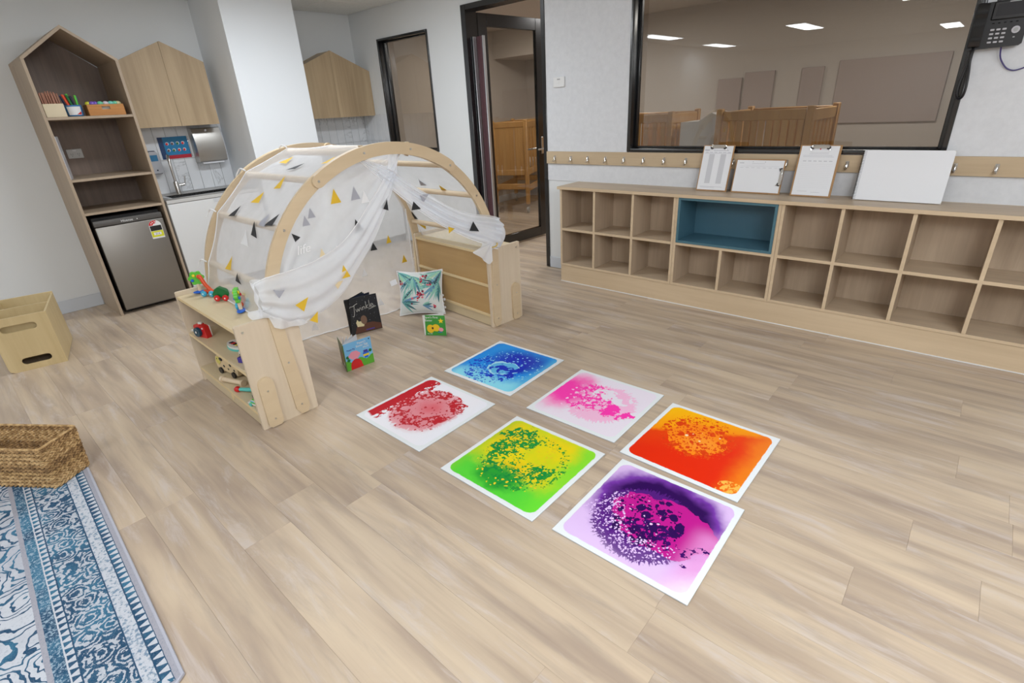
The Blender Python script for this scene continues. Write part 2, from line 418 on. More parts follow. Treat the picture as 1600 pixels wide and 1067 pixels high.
# maroon finger guard along the hinge side
gd = solo('finger_guard', MB().prism([(-3.737, 3.80), (-3.70, 3.775), (-3.655, 3.77), (-3.64, 3.79), (-3.655, 3.80), (-3.70, 3.805), (-3.73, 3.83)], (.02, 1.965)), M_maroon,
     'tall maroon rubber finger guard between door frame and open glass door', 'finger guard')
bb = MB().b2((-3.752, 3.762, .02), (-3.740, 3.80, 1.968), .003); link('rail', bb.mesh('rail'), M_alu, gd, 'pale metal edge rail')
bb = MB().b2((-3.640, 3.768, .02), (-3.629, 3.80, 1.968), .003); link('rail', bb.mesh('rail'), M_alu, gd, 'pale metal edge rail')

def cot(loc, rot, label, L=1.15, D=.66, top=1.2, base=.55, headslats=6, castor=True):
    t = thing('cot', label, 'cot', (*loc, 0), rot, 'wooden cots in the sleeping room')
    pm_ = MB().box((0, 0, (top+.1)/2+.02), (.05, .05, top-.1), None, .006).mesh('post'); pm_.materials.append(M_cotwood)
    cm = MB().cyl((-.012, 0, .045), (.012, 0, .045), .042, 16).mesh('castor'); cm.materials.append(M_greyp)
    for sx in (-1, 1):
        for sy in (-1, 1):
            p = link('post', pm_, None, t); p.location = (sx*(L/2-.025), sy*(D/2-.025), 0)
            c_ = link('castor', cm, None, t); c_.location = (sx*(L/2-.025), sy*(D/2-.025), 0)
    rl = MB().box((0, 0, 0), (L-.1, .024, .075), None, .006).mesh('side_rail'); rl.materials.append(M_cotwood)
    re = MB().box((0, 0, 0), (.024, D-.1, .085), None, .006).mesh('end_rail'); re.materials.append(M_cotwood)
    sl = MB().box((0, 0, (top-.05+base)/2), (.045, .014, top-.08-base), None, .003).mesh('slat'); sl.materials.append(M_cotwood)
    se = MB().box((0, 0, (top-.05+base)/2), (.014, .06, top-.08-base), None, .003).mesh('slat'); se.materials.append(M_cotwood)
    for sy in (-1, 1):
        for z in (top-.035, base, .36):
            r = link('side_rail', rl, None, t); r.location = (0, sy*(D/2-.025), z)
        n = 11
        for i in range(n):
            q = link('slat', sl, None, t); q.location = ((i-(n-1)/2)*(L-.1)/n, sy*(D/2-.025), 0)
    for sx in (-1, 1):
        for z in (top-.045, base, .33):
            r = link('end_rail', re, None, t); r.location = (sx*(L/2-.025), 0, z)
        for i in range(headslats):
            q = link('slat', se, None, t); q.location = (sx*(L/2-.025), (i-(headslats-1)/2)*(D-.1)/headslats, 0)
    part('mattress', MB().box((0, 0, base+.07), (L-.12, D-.1, .1), None, .02, 2), M_lightp, t)
cot((-1.395, 4.80), radians(-3), 'large honey pine cot standing behind the big window', .72, .66, 1.255)
cot((-2.74, 4.98), radians(2), 'pine cot at left edge of the big window, partly hidden', 1.0, .66, 1.25)
cot((-5.2, 6.02), radians(24), 'pine cot on castors seen through the glass door', .52, 1.0, 1.2)

bs_ = thing('bassinet', 'white draped bassinet between the two cots behind the big window', 'bassinet', (-1.99, 4.86, 0))
part('drape', MB().prism([(-.19, .02), (.16, .02), (.17, .9), (.16, 1.16), (.13, 1.225), (.08, 1.245), (.02, 1.21), (-.03, 1.18), (-.19, 1.175)], (-.12, .22), lambda a, b_, c_: (a, c_, b_)), M_lightp, bs_)
for x_ in (-.14, .12): part('foot', MB().cyl((x_, .05, 0), (x_, .05, .025), .03, 12), M_greyp, bs_)

# ---------------------------------------------------------------- kitchen corner
def house(y0, y1, ya, ze, zp, z0): return [(y0, z0), (y1, z0), (y1, ze), (ya, zp), (y0, ze)]
def cabinet(label, y0, y1, ya, ze, zp, z0, xf, ym):
    t = thing('wall_cabinet', label, 'cabinet', (KX, (y0+y1)/2, z0))
    fr = lambda a, b_, c_: (c_, a, b_)
    part('body', MB().prism(house(y0+.002, y1-.002, ya, ze-.003, zp-.004, z0+.003), (KX, xf-.02), fr), M_oakcab, t, world=True)
    zl = lambda y: ze+(zp-ze)*(y-y0)/(ya-y0) if y < ya else zp+(ze-zp)*(y-ya)/(y1-ya)
    for a, c_ in ((y0, ym-.001), (ym+.001, y1)):
        pl = [(a, z0), (c_, z0), (c_, zl(c_))] + ([(ya, zp)] if a < ya < c_ else []) + [(a, zl(a))]
        part('door', MB().prism(pl, (xf-.018, xf), fr), M_oakcab, t, world=True)
    return t
cabinet('house shaped oak wall cabinet above the sink', 1.40, 2.03, 1.728, 1.873, 2.018, 1.382, -5.31, 1.72)
cabinet('house shaped oak wall cabinet in the corner right of the column', 2.83, 3.706, 3.268, 1.813, 1.998, 1.375, -5.31, 3.262)
# splashback of marbled tiles
g = G('marble_tile'); o = g.vadd(g.obj(), g.comb(g.mul(g.rnd(), 9.), g.mul(g.rnd(), 5.), g.mul(g.rnd(), 7.)))
dn = g.noise(o, 3.2, 5, .6, 1.2); vein = g.math('ABSOLUTE', g.sub(dn, .5))
vm = g.noise(o, 2.1, 2); c = g.mix(g.mul(g.sub(1., g.step(vein, .0, .022)), g.mul(g.step(vm, .48, .62), .6)), g.mix(g.step(g.noise(o, 4, 3), .4, .7), (.72, .735, .75), (.80, .81, .82)), (.42, .43, .44))
M_marble = g.bsdf(g.mix(1., c, (.92, .93, .95), 'MULTIPLY'), .12)
splash = struct('trim_4', MB().b2((KX, 1.345, .83), (KX+.004, 2.12, 1.385)).b2((KX, 2.76, .83), (KX+.004, 3.70, 1.385)), M_benchtop)
tmm = {}
def wtile(y0, y1, z0, z1, wall=None):
    k = (round(y1-y0, 3), round(z1-z0, 3))
    if k not in tmm:
        tmm[k] = MB().b2((0, .0012, .0012), (.006, k[0]-.0012, k[1]-.0012), .0012).mesh('tile'); tmm[k].materials.append(M_marble)
    t = link('tile', tmm[k], None, splash); t.location = (KX+.004, y0, z0)
for y0, y1 in ((1.345, 2.12), (2.76, 3.70)):
    n = round((y1-y0)/.0985); wd = (y1-y0)/n
    for i in range(n):
        for z0, z1 in ((.832, 1.11), (1.11, 1.385)): wtile(y0+i*wd, y0+(i+1)*wd, z0, z1)
b = MB()
for i in range(8):
    b.b2((KX+.45+i*.0985-.45, WY-.010, .832), (KX+.0961+i*.0985, WY-.004, 1.11), .001)
    if i < 7 and KX+.0961+i*.0985 < -5.1: pass
wt = None
for i in range(6):
    for z0, z1 in ((.832, 1.11), (1.11, 1.385)):
        x0 = KX+.012+i*.0745
        t = link('tile', MB().b2((x0+.001, WY-.008, z0+.001), (x0+.0735, WY-.001, z1-.001), .001).mesh('tile'), M_marble, splash)
# bench with sink
def bench(label, y0, y1, sink, doors):
    t = thing('kitchen_bench', label, 'kitchen bench', (-5.28, (y0+y1)/2, 0))
    for a_, c_ in (((KX+.011, y0, .08), (-5.04, y0+.016, .80)), ((KX+.011, y1-.016, .08), (-5.04, y1, .80)), ((KX+.011, y0+.016, .08), (-5.04, y1-.016, .096)), ((KX+.011, y0+.016, .096), (KX+.02, y1-.016, .80))): part('carcass_panel', MB().b2(a_, c_), M_cupboard, t, world=True)
    part('kick', MB().b2((KX+.02, y0, 0), (-5.08, y1, .08)), M_greyp, t, world=True)
    wd = (y1-y0)/doors
    for i in range(doors):
        part('door', MB().b2((-5.04, y0+i*wd+.001, .085), (-5.022, y0+(i+1)*wd-.001, .796), .0015), M_cupboard, t, world=True)
    if sink:
        tb = MB().b2((KX+.011, y0, .80), (-5.36, y1, .828), .001).b2((-5.10, y0, .80), (-5.018, y1, .828), .002).b2((-5.36, y0, .80), (-5.10, 1.42, .828), .001).b2((-5.36, 2.06, .80), (-5.10, y1, .828), .001)
    else:
        tb = MB().b2((KX+.011, y0, .80), (-5.018, y1, .828), .002)
    part('benchtop', tb, M_benchtop, t, world=True)
    return t
bench('white sink bench between the oak tower and the column', 1.342, 2.118, True, 2)
bench('white bench in the corner behind the play arch', 2.758, 3.69, False, 2)
t = thing('sink', 'stainless steel sink set into the white bench', 'sink', (-5.23, 1.74, .83))
part('drainer', MB().b2((-5.53, 1.35, .829), (-5.375, 2.11, .833), .001).b2((-5.085, 1.35, .829), (-5.03, 2.11, .833), .001).b2((-5.375, 1.35, .829), (-5.085, 1.40, .833), .001).b2((-5.375, 2.08, .829), (-5.085, 2.11, .833), .001), M_brushed, t, world=True)
part('rim', MB().b2((-5.375, 1.40, .826), (-5.345, 2.08, .832), .001).b2((-5.115, 1.40, .826), (-5.085, 2.08, .832), .001).b2((-5.345, 1.40, .826), (-5.115, 1.425, .832), .001).b2((-5.345, 2.055, .826), (-5.115, 2.08, .832), .001), M_chrome, t, world=True)
bs = MB().b2((-5.345, 1.425, .68), (-5.115, 2.055, .684)).b2((-5.347, 1.425, .68), (-5.345, 2.055, .828)).b2((-5.115, 1.425, .68), (-5.113, 2.055, .828)).b2((-5.345, 1.423, .68), (-5.115, 1.425, .828)).b2((-5.345, 2.055, .68), (-5.115, 2.057, .828))
part('basin', bs, M_chrome, t, world=True)
part('overflow', MB().cyl((-5.344, 1.78, .795), (-5.34, 1.78, .795), .018, 14), M_blackp, t, world=True)
t = thing('tap', 'tall brushed steel gooseneck tap beside the sink', 'tap', (-5.437, 1.574, .83))
part('body', MB().lathe([(.026, 0), (.026, .004), (.022, .006), (.021, .10), (.019, .104)], (-5.437, 1.574, .83)), M_steel, t, world=True)
pth = [(-5.437, 1.574, .93), (-5.437, 1.574, 1.10)]
for i in range(9):
    a = pi*i/8; pth.append((-5.437+.055*(1-cos(a)), 1.574-.004*i, 1.10+.055*sin(a)))
pth += [(-5.327, 1.542, 1.04)]
part('spout', MB().tube(pth, .011, 12), M_steel, t, world=True)
part('lever', MB().cyl((-5.437, 1.59, .90), (-5.43, 1.64, .905), .013, 12).tube([(-5.43, 1.64, .905), (-5.425, 1.648, .93), (-5.42, 1.655, .975)], .005, 8), M_steel, t, world=True)
t = thing('paper_towel_dispenser', 'stainless steel paper towel dispenser on the tiled splashback', 'dispenser', (-5.49, 1.945, 1.07))
fr = lambda a, b_, c_: (a, c_, b_)
part('cover', MB().prism([(KX+.012, 1.357), (-5.47, 1.357)]+[(-5.468+.052*sin(pi*(.12+.62*i/10)), 1.352-.275*i/10) for i in range(11)]+[(-5.44, 1.07), (KX+.012, 1.07)], (1.822, 2.064), fr), M_brushed, t, world=True, smooth=30)
part('lock', MB().cyl((-5.45, 1.94, 1.336), (-5.438, 1.94, 1.336), .009, 12), M_chrome, t, world=True)
part('paper_towel', MB().b2((-5.52, 1.85, 1.052), (-5.45, 2.04, 1.071), .004), M_paper, t, world=True)
t = thing('soap_dispenser', 'grey and white soap dispenser with blue label beside the tower', 'dispenser', (-5.5, 1.475, 1.015))
so = [(1.432, 1.03), (1.445, 1.013), (1.51, 1.013), (1.523, 1.03), (1.515, 1.175), (1.50, 1.193), (1.452, 1.193), (1.436, 1.175)]
fx = lambda a, b_, c_: (c_, a, b_)
part('back_plate', MB().prism([((a-1.477)*1.1+1.477, (z-1.1)*1.06+1.1) for a, z in so], (KX+.011, KX+.05), fx), M_navy, t, world=True)
part('body', MB().prism(so, (KX+.05, -5.47), fx), flat('soap_grey', W(172, 174, 180), .35), t, world=True)
part('label', MB().b2((-5.47, 1.448, 1.115), (-5.468, 1.503, 1.165)), flat('label_blue', W(40, 110, 150), .4), t, world=True)
part('sensor_dot', MB().cyl((-5.47, 1.475, 1.04), (-5.466, 1.475, 1.04), .006, 10), M_navy, t, world=True)
# picture strip: spiral bound hand washing chart, print only
t = thing('wall_chart', 'small blue and red picture chart with spiral edge on the splashback', 'chart', (KX+.012, 1.68, 1.12))
part('sheet', MB().b2((KX+.0105, 1.562, 1.118), (KX+.013, 1.80, 1.30)), flat('chart_blue', W(36, 120, 168), .25), t, world=True)
part('side_band', MB().b2((KX+.013, 1.562, 1.118), (KX+.0138, 1.60, 1.30)), flat('chart_navy', W(34, 62, 104), .25), t, world=True)
part('bottom_band', MB().b2((KX+.013, 1.60, 1.118), (KX+.0138, 1.80, 1.148)), flat('chart_red', W(176, 40, 56), .25), t, world=True)
for i in range(4):
    for j in range(2):
        yy, zz = 1.628+i*.043, 1.245-.055*j
        part('picture', MB().cyl((KX+.013, yy, zz), (KX+.0142, yy, zz), .014, 12), M_inkp, t, world=True)
        part('picture', MB().cyl((KX+.0142, yy-.003, zz-.003), (KX+.015, yy-.003, zz-.003), .010, 8), [M_red, M_maroon, M_dgreen, M_red][(i+j) % 4], t, world=True)
part('spiral', MB().tube([(KX+.016+.004*cos(k*1.2), 1.803+.006*sin(k*1.2), 1.125+k*.0021) for k in range(82)], .0012, 5), M_chrome, t, world=True)
# notice stickers on the cupboard
t = thing('notice', 'white notice with three grey lines on the white cupboard', 'notice', (-5.02, 1.745, .775))
part('sheet', MB().b2((-5.022, 1.695, .755), (-5.0205, 1.795, .795)), M_cupboard, t, world=True)
for i in range(3): part('print_line', MB().b2((-5.0205, 1.70, .786-.011*i), (-5.0198, 1.785-.01*i, .789-.011*i)), M_ink, t, world=True)

# tower with fridge niche
TX0, TX1 = KX, -5.02; TL, TA, TR = .770, 1.046, 1.326; TE, TP = 1.855, 2.056
t = thing('shelf_tower', 'tall house shaped oak shelf tower holding the bar fridge', 'shelf', (-5.28, 1.048, 0))
tk = .018
def roofpt(y): return TE+(TP-TE)*(y-TL)/(TA-TL) if y < TA else TP+(TE-TP)*(y-TA)/(TR-TA)
part('side_panel', MB().prism([(TL, 0), (TL+tk, 0), (TL+tk, roofpt(TL+tk)-.0225), (TL, TE-.0225)], (TX0, TX1-.0005), fx), M_oaktower, t, world=True)
part('side_panel', MB().prism([(TR, 0), (TR-tk, 0), (TR-tk, roofpt(TR-tk)-.0225), (TR, TE-.0225)], (TX0, TX1-.0005), fx), M_oaktower, t, world=True)
for a, b_ in ((TL, TA), (TA, TR)):
    dn_ = -.022
    part('roof_panel', MB().prism([(a, roofpt(a)), (b_, roofpt(b_)), (b_, roofpt(b_)+dn_), (a, roofpt(a)+dn_)], (TX0, TX1), fx), M_oaktower, t, world=True)
part('back_panel', MB().prism([(TL+tk, .80), (TR-tk, .80), (TR-tk, TE-.02), (TA, TP-.022), (TL+tk, TE-.02)], (TX0, TX0+.01), fx), M_oakback, t, world=True)
for z in (1.484, 1.063, .82):
    part('shelf_board', MB().b2((TX0+.01, TL+tk, z-tk), (TX1-.004, TR-tk, z), .001), M_oakx if False else M_oaktower, t, world=True)
part('niche_lining', MB().b2((TX0, TL+tk, 0), (TX0+.01, TR-tk, .80)), M_blackp, t, world=True)
t = thing('bar_fridge', 'silver grey bar fridge in the base of the oak tower', 'fridge', (-5.29, 1.05, 0))
part('cabinet', MB().b2((-5.50, .815, .012), (-5.075, 1.282, .775), .006), M_blackp, t, world=True)
part('door', MB().b2((-5.07, .815, .035), (-5.025, 1.282, .705), .008, 2), M_fridge, t, world=True)
hd = part('top_trim', MB().b2((-5.07, .815, .708), (-5.028, 1.282, .752), .006, 2), M_greyp if False else flat('dark_grey_plastic', W(86, 84, 82), .4), t, world=True)
part('foot', MB().cyl((-5.12, .85, 0), (-5.12, .85, .014), .02, 12), M_blackp, t, world=True); part('foot', MB().cyl((-5.12, 1.25, 0), (-5.12, 1.25, .014), .02, 12), M_blackp, t, world=True)
Mi = XF[t.name].inverted()
text('brand_lettering', 'Hisense', .026, M_lightp, t, Mi @ frame((-5.0275, 1.035, .728), (0, 1, 0), (0, 0, 1)))
part('indicator_light', MB().cyl((-5.028, 1.105, .728), (-5.026, 1.105, .728), .004, 8), M_lightp, t, world=True)
es = part('energy_label', MB().prism([(1.165, .55), (1.255, .55)] + [(1.21+.045*cos(a*pi/10), .655+.04*sin(a*pi/10)) for a in range(11)], (-5.0248, -5.0240), fx), M_lightp, t, world=True)
part('red_arc', MB().prism([(1.21+.044*cos(a*pi/10), .656+.038*sin(a*pi/10)) for a in range(4, 11)]+[(1.21+.016*cos(a*pi/10), .656+.014*sin(a*pi/10)) for a in range(10, 3, -1)], (-5.0240, -5.0236), fx), M_red, es, world=True)
part('black_band', MB().b2((-5.0240, 1.169, .612), (-5.0236, 1.251, .652)), M_blackp, es, world=True)
part('yellow_band', MB().b2((-5.0240, 1.167, .562), (-5.0236, 1.253, .610)), flat('label_yellow', W(214, 214, 40), .4), es, world=True)
part('white_box', MB().b2((-5.0236, 1.182, .577), (-5.0233, 1.238, .598)), M_lightp, es, world=True)
text('numerals', '214', .02, M_purple, es, Mi @ frame((-5.0231, 1.21, .587), (0, 1, 0), (0, 0, 1)))
for k, a in enumerate((4.8, 6.5, 8.2)):
    st = [(1.21+.030*cos(a*pi/10)+(.007 if i % 2 == 0 else .003)*sin(i*pi/5), .656+.026*sin(a*pi/10)+(.007 if i % 2 == 0 else .003)*cos(i*pi/5)) for i in range(10)]
    part('star', MB().prism(st, (-5.0236, -5.0232), fx), M_lightp, es, world=True)
# outlet and things on the tower shelves
t = thing('power_outlet', 'grey double power outlet on the back of the oak tower', 'power outlet', (TX0+.014, .957, 1.225))
part('plate', MB().b2((TX0+.01, .906, 1.19), (TX0+.018, 1.008, 1.26), .003), M_greyp if False else flat('outlet_grey', W(206, 206, 204), .4), t, world=True)
for yy in (.935, .979):
    part('socket', MB().box((TX0+.0185, yy-.006, 1.222), (.001, .002, .010)).box((TX0+.0185, yy+.006, 1.222), (.001, .002, .010)).box((TX0+.0185, yy, 1.208), (.001, .002, .010)), M_blackp, t, world=True)
part('switch', MB().b2((TX0+.018, .945, 1.243), (TX0+.021, .969, 1.255), .001), M_lightp, t, world=True)
solo('document_sleeve', MB().prism([(-5.20, .83), (-5.055, .792), (-5.053, .797), (-5.198, .835)], (1.0645, 1.36)), flat('shiny_sleeve', (.72, .75, .82), .12), 'shiny white document sleeve standing at left on the middle tower shelf', 'document sleeve')
# pencil box
t = thing('pencil_box', 'cream box on the top tower shelf, leftmost', 'box', (-5.11, .855, 1.4845))
part('box', MB().b2((-5.16, .797, 1.485), (-5.154, .915, 1.572), .001).b2((-5.066, .797, 1.485), (-5.06, .915, 1.572), .001).b2((-5.154, .797, 1.485), (-5.066, .803, 1.572), .001).b2((-5.154, .909, 1.485), (-5.066, .915, 1.572), .001).b2((-5.154, .803, 1.485), (-5.066, .909, 1.489)), flat('cream_card', W(222, 208, 178), .6), t, world=True)
M_penc = flat('pencil_brown', W(170, 118, 96), .5)
for i in range(9):
    for j in range(2):
        yy = .810+i*.0117; xx = -5.085-j*.035
        top = (xx-.006, yy+random.uniform(-.004, .008)-.003, 1.645+random.uniform(-.008, .01))
        b = MB().cyl((xx, yy, 1.49), top, .0045, 6)
        solo('pencil', b, M_penc, ('reddish brown pencil in the back row of the cream box' if j else ['leftmost', 'second', 'third', 'fourth', 'middle', 'fourth from the right', 'third from the right', 'second from the right', 'rightmost'][i]+' pencil'+(' from the left' if i in (1, 2, 3) else '')+' in the front row of the cream box'), 'pencil', 'pencils in the cream box')
t = thing('marker_tub', 'clear blue rimmed tub on the top tower shelf, between two boxes', 'tub', (-5.11, .972, 1.4845))
M_tub = flat('tub_blue', W(60, 120, 176), .25)
part('tub', MB().lathe([(.040, 0), (.046, .004), (.052, .075), (.048, .075), (.043, .008), (.001, .006)], (-5.11, .974, 1.485), 22), M_tub, t, world=True)
part('paper_label', MB().grid(lambda u, v: (-5.11+(.0480+.0044*v)*cos(-1.0+1.7*u), .974+(.0480+.0044*v)*sin(-1.0+1.7*u), 1.495+.055*v), 10, 3), M_lightp, t, world=True)
part('label_print', MB().grid(lambda u, v: (-5.11+(.0488+.0022*v*u)*cos(.0+.65*u), .974+(.0488+.0022*v*u)*sin(.0+.65*u), 1.498+.02*v*u), 8, 2), M_red, t, world=True)
for i, (m, dy, dx, ty, h) in enumerate([(M_purple, -.03, .0, -.02, .14), (M_navy, -.022, .015, -.03, .135), (M_orange, -.012, .02, -.03, .145), (M_red, -.004, .01, -.03, .14), (M_dgreen, .006, .02, -.025, .14), (M_lgreen, .014, 0, -.028, .15), (M_navy, .02, .015, -.018, .135), (M_lgreen, .028, .01, .004, .14), (M_tblue, .03, -.01, .008, .132)]):
    nm = {M_purple.name: 'purple', M_navy.name: 'navy', M_orange.name: 'orange', M_red.name: 'red', M_dgreen.name: 'dark green', M_lgreen.name: 'bright green', M_tblue.name: 'blue'}[m.name]
    b = MB().cyl((-5.11+dx, .974+dy, 1.497), (-5.11+dx-.004, .974+dy+ty, 1.485+h), .0075, 8)
    solo('marker', b, m, nm+' marker pen leaning in the blue rimmed tub'+({6: ' at the back', 7: ', rightmost'}.get(i, '')), 'marker', 'markers in the tub')
t = thing('wooden_box', 'honey wood box with handle slot on the top tower shelf', 'box', (-5.12, 1.163, 1.4845))
M_honey = wood('honey_wood', W(172, 112, 52), W(196, 136, 70), 'y', .5)
b = MB().b2((-5.18, 1.048, 1.485), (-5.172, 1.278, 1.56), .001).b2((-5.172, 1.048, 1.485), (-5.068, 1.056, 1.56), .001).b2((-5.172, 1.27, 1.485), (-5.068, 1.278, 1.56), .001).b2((-5.172, 1.056, 1.485), (-5.068, 1.27, 1.489))
fp = [(1.048, 1.485), (1.278, 1.485), (1.278, 1.56), (1.048, 1.56)]
b.b2((-5.068, 1.048, 1.485), (-5.06, 1.278, 1.527), .001).b2((-5.068, 1.048, 1.545), (-5.06, 1.278, 1.56), .001).b2((-5.068, 1.048, 1.527), (-5.06, 1.135, 1.545)).b2((-5.068, 1.187, 1.527), (-5.06, 1.278, 1.545))
part('box', b, M_honey, t, world=True)
egg = {'purple': flat('egg_purple', W(120, 90, 190), .3), 'green': flat('egg_green', W(110, 200, 160), .3), 'yellow': flat('egg_yellow', W(206, 206, 60), .3), 'pale': flat('egg_pale', W(206, 200, 206), .3), 'mint': flat('egg_mint', W(120, 204, 190), .3), 'blue': flat('egg_blue', W(90, 130, 210), .3), 'cream': flat('egg_cream', W(206, 200, 150), .3)}
for i, (c_, yy, xx) in enumerate([('yellow', 1.068, -5.10), ('purple', 1.09, -5.09), ('purple', 1.112, -5.10), ('green', 1.14, -5.09), ('pale', 1.175, -5.09), ('mint', 1.207, -5.09), ('blue', 1.216, -5.13), ('green', 1.237, -5.10), ('cream', 1.256, -5.10)]):
    lab = {0: 'yellow plastic egg at the left end of the honey wood box', 1: 'purple plastic egg in the honey wood box, nearer the left end', 2: 'purple plastic egg in the honey wood box, nearer the middle', 3: 'green plastic egg near the middle of the honey wood box', 4: 'pale plastic egg in the middle of the honey wood box', 5: 'mint plastic egg in the honey wood box', 6: 'blue plastic egg behind the mint egg in the honey wood box', 7: 'green plastic egg near the right end of the honey wood box', 8: 'cream plastic egg at the right end of the honey wood box'}[i]
    e = solo('plastic_egg', MB().sphere((0, 0, 0), .016, (1, 1.25, 1)), egg[c_], lab, 'egg', 'plastic eggs in the wooden box', (xx, yy, 1.566))
    solo('plastic_egg', MB().sphere((0, 0, 0), .018, (1, 1.25, 1)), egg[c_], 'plastic egg of the lower layer in the honey wood box', 'egg', 'plastic eggs in the wooden box', (xx-.02, yy, 1.535)) if i in (1, 5, 7) and False else None
part('tissue_lining', MB().b2((-5.17, 1.058, 1.489), (-5.088, 1.268, 1.548), .004), M_twhite, [o for o in bpy.data.objects if o.name == 'wooden_box'][0], 'pale tissue lining', world=True)

# ---------------------------------------------------------------- cube shelving along the back wall
YF = 3.4187; CT = .784; YB = 3.702; bt = .018
def cubby_unit(label, x0, x1, cols, blue=False):
    t = thing('cube_shelf', label, 'shelf', ((x0+x1)/2, (YF+YB)/2, .141))
    z0, zm, z1 = .141, .4533, CT-.022
    W_ = lambda n, b, m: part(n, b, m, t, world=True)
    W_('back_panel', MB().b2((x0+bt, YB-.012, z0+bt), (x1-bt, YB, z1)), M_oakz)
    for xx in (x0, x1-bt): W_('side_panel', MB().b2((xx, YF, z0), (xx+bt, YB, z1), .0008), M_oakz)
    W_('bottom_board', MB().b2((x0+bt, YF, z0), (x1-bt, YB-.012, z0+bt), .0008), M_oakx)
    W_('shelf_board', MB().b2((x0+bt, YF+.001, zm-bt), (x1-bt, YB-.012, zm), .0008), M_oakx)
    for k, xc in enumerate(cols):
        if not blue: W_('divider', MB().b2((xc-bt/2, YF+.0005, zm), (xc+bt/2, YB-.012, z1), .0008), M_oakz)
        W_('divider', MB().b2((xc-bt/2, YF+.0005, z0+bt), (xc+bt/2, YB-.012, zm-bt), .0008), M_oakz)
    # thin front edging in a lighter tone
    e = MB()
    e.b2((x0+.0005, YF-.0012, z0+.001), (x0+bt-.0005, YF, z1)).b2((x1-bt+.0005, YF-.0012, z0+.001), (x1-.0005, YF, z1))
    e.b2((x0+bt, YF-.0012, zm-bt), (x1-bt, YF+.001, zm)).b2((x0+bt, YF-.0012, z0+.001), (x1-bt, YF, z0+bt-.001))
    for xc in cols:
        if not blue: e.b2((xc-bt/2, YF-.0012, zm), (xc+bt/2, YF+.0005, z1))
        e.b2((xc-bt/2, YF-.0012, z0+bt), (xc+bt/2, YF+.0005, zm-bt))
    W_('edge_band', e, M_oakedge)
    return t
cubby_unit('oak cube shelf of six cubbies, leftmost unit below the coat hooks', -2.549, -1.563, [-2.225, -1.894])
cb = cubby_unit('oak cube shelf unit with the teal blue open box', -1.562, -.892, [-1.225], True)
cubby_unit('oak cube shelf of eight cubbies, right of the teal box', -.891, .43, [-.569, -.24, .094])
t = thing('display_box', 'wide teal blue open box set in the oak cube shelf', 'box', (-1.227, 3.55, .4545))
x0, x1, z0, z1, th = -1.5435, -.9105, .4545, CT-.0225, .016
for nm, a, c_ in (('top_panel', (x0, YF-.004, z1-th), (x1, YB-.014, z1)), ('bottom_panel', (x0, YF-.004, z0), (x1, YB-.014, z0+th)),
              ('side_panel', (x0, YF-.004, z0+th), (x0+th, YB-.014, z1-th)), ('side_panel', (x1-th, YF-.004, z0+th), (x1, YB-.014, z1-th)), ('back_panel', (x0+th, YB-.022, z0+th), (x1-th, YB-.014, z1-th))):
    part(nm, MB().b2(a, c_, .0008), M_blue, t, world=True)
e = MB().b2((x0, YF-.0052, z1-th), (x1, YF-.004, z1)).b2((x0, YF-.0052, z0), (x1, YF-.004, z0+th)).b2((x0, YF-.0052, z0+th), (x0+th, YF-.004, z1-th)).b2((x1-th, YF-.0052, z0+th), (x1, YF-.004, z1-th))
part('edge_band', e, M_blueedge, t, world=True)
t = thing('benchtop', 'long oak benchtop running over the cube shelves', 'benchtop', (-1.05, 3.55, CT-.022))
part('board', MB().b2((-2.568, YF-.012, CT-.022), (.45, YB+.004, CT), .001), M_oakx, t, world=True)
part('edge_band', MB().b2((-2.568, YF-.0132, CT-.0215), (.45, YF-.012, CT-.0005)), M_oakedge, t, world=True)
t = thing('kickboard', 'oak kickboard under the cube shelves with pale sealant line', 'kickboard', (-1.05, 3.42, 0))
part('board', MB().b2((-2.549, YF+.003, 0), (.43, YF+.021, .1405), .001), M_oakedge, t, world=True)
part('board', MB().b2((-2.549, YF+.021, 0), (-2.531, YB, .1405), .001), M_oakedge, t, world=True)
part('sealant_line', MB().b2((-2.549, YF-.003, 0), (.43, YF+.003, .005), .001), M_lightp, t, world=True)

# hook rail
struct('trim_5', MB().b2((-2.886, WY-.022, .922), (1.2, WY-.005, 1.019), .001), M_railoak)
hp = MB().b2((-.009, -.003, -.016), (.009, 0, .020), .002).mesh('plate'); hp.materials.append(M_steel)
hk = MB().tube([(0, -.003, .012), (0, -.009, .006), (0, -.012, -.012), (0, -.016, -.023), (0, -.023, -.024), (0, -.027, -.014)], [.006, .006, .006, .006, .0055, .007], 9).mesh('hook'); hk.materials.append(M_chrome)
HK = ['first chrome coat hook from the open door', 'second chrome coat hook from the open door', 'third chrome coat hook from the open door', 'fourth chrome coat hook from the open door', 'fifth chrome coat hook from the open door', 'sixth chrome coat hook from the open door', 'seventh chrome coat hook from the open door', 'chrome coat hook just left of the first upright clipboard', 'chrome coat hook behind the first upright clipboard', 'chrome coat hook behind the sideways clipboard, left', 'chrome coat hook behind the sideways clipboard, middle', 'chrome coat hook in the gap right of the sideways clipboard', 'chrome coat hook behind the letter headed clipboard', 'chrome coat hook between the letter headed clipboard and sketch pad', 'chrome coat hook behind the sketch pad, left', 'chrome coat hook behind the sketch pad, right', 'chrome coat hook just right of the sketch pad', 'rightmost chrome coat hook, below the phone cable']
for k in range(18):
    x = -2.796+.1655*k
    t = thing('coat_hook', HK[k], 'coat hook', (x, WY-.022, .966), 0, 'coat hooks on the rail')
    link('plate', hp, None, t); link('hook', hk, None, t)

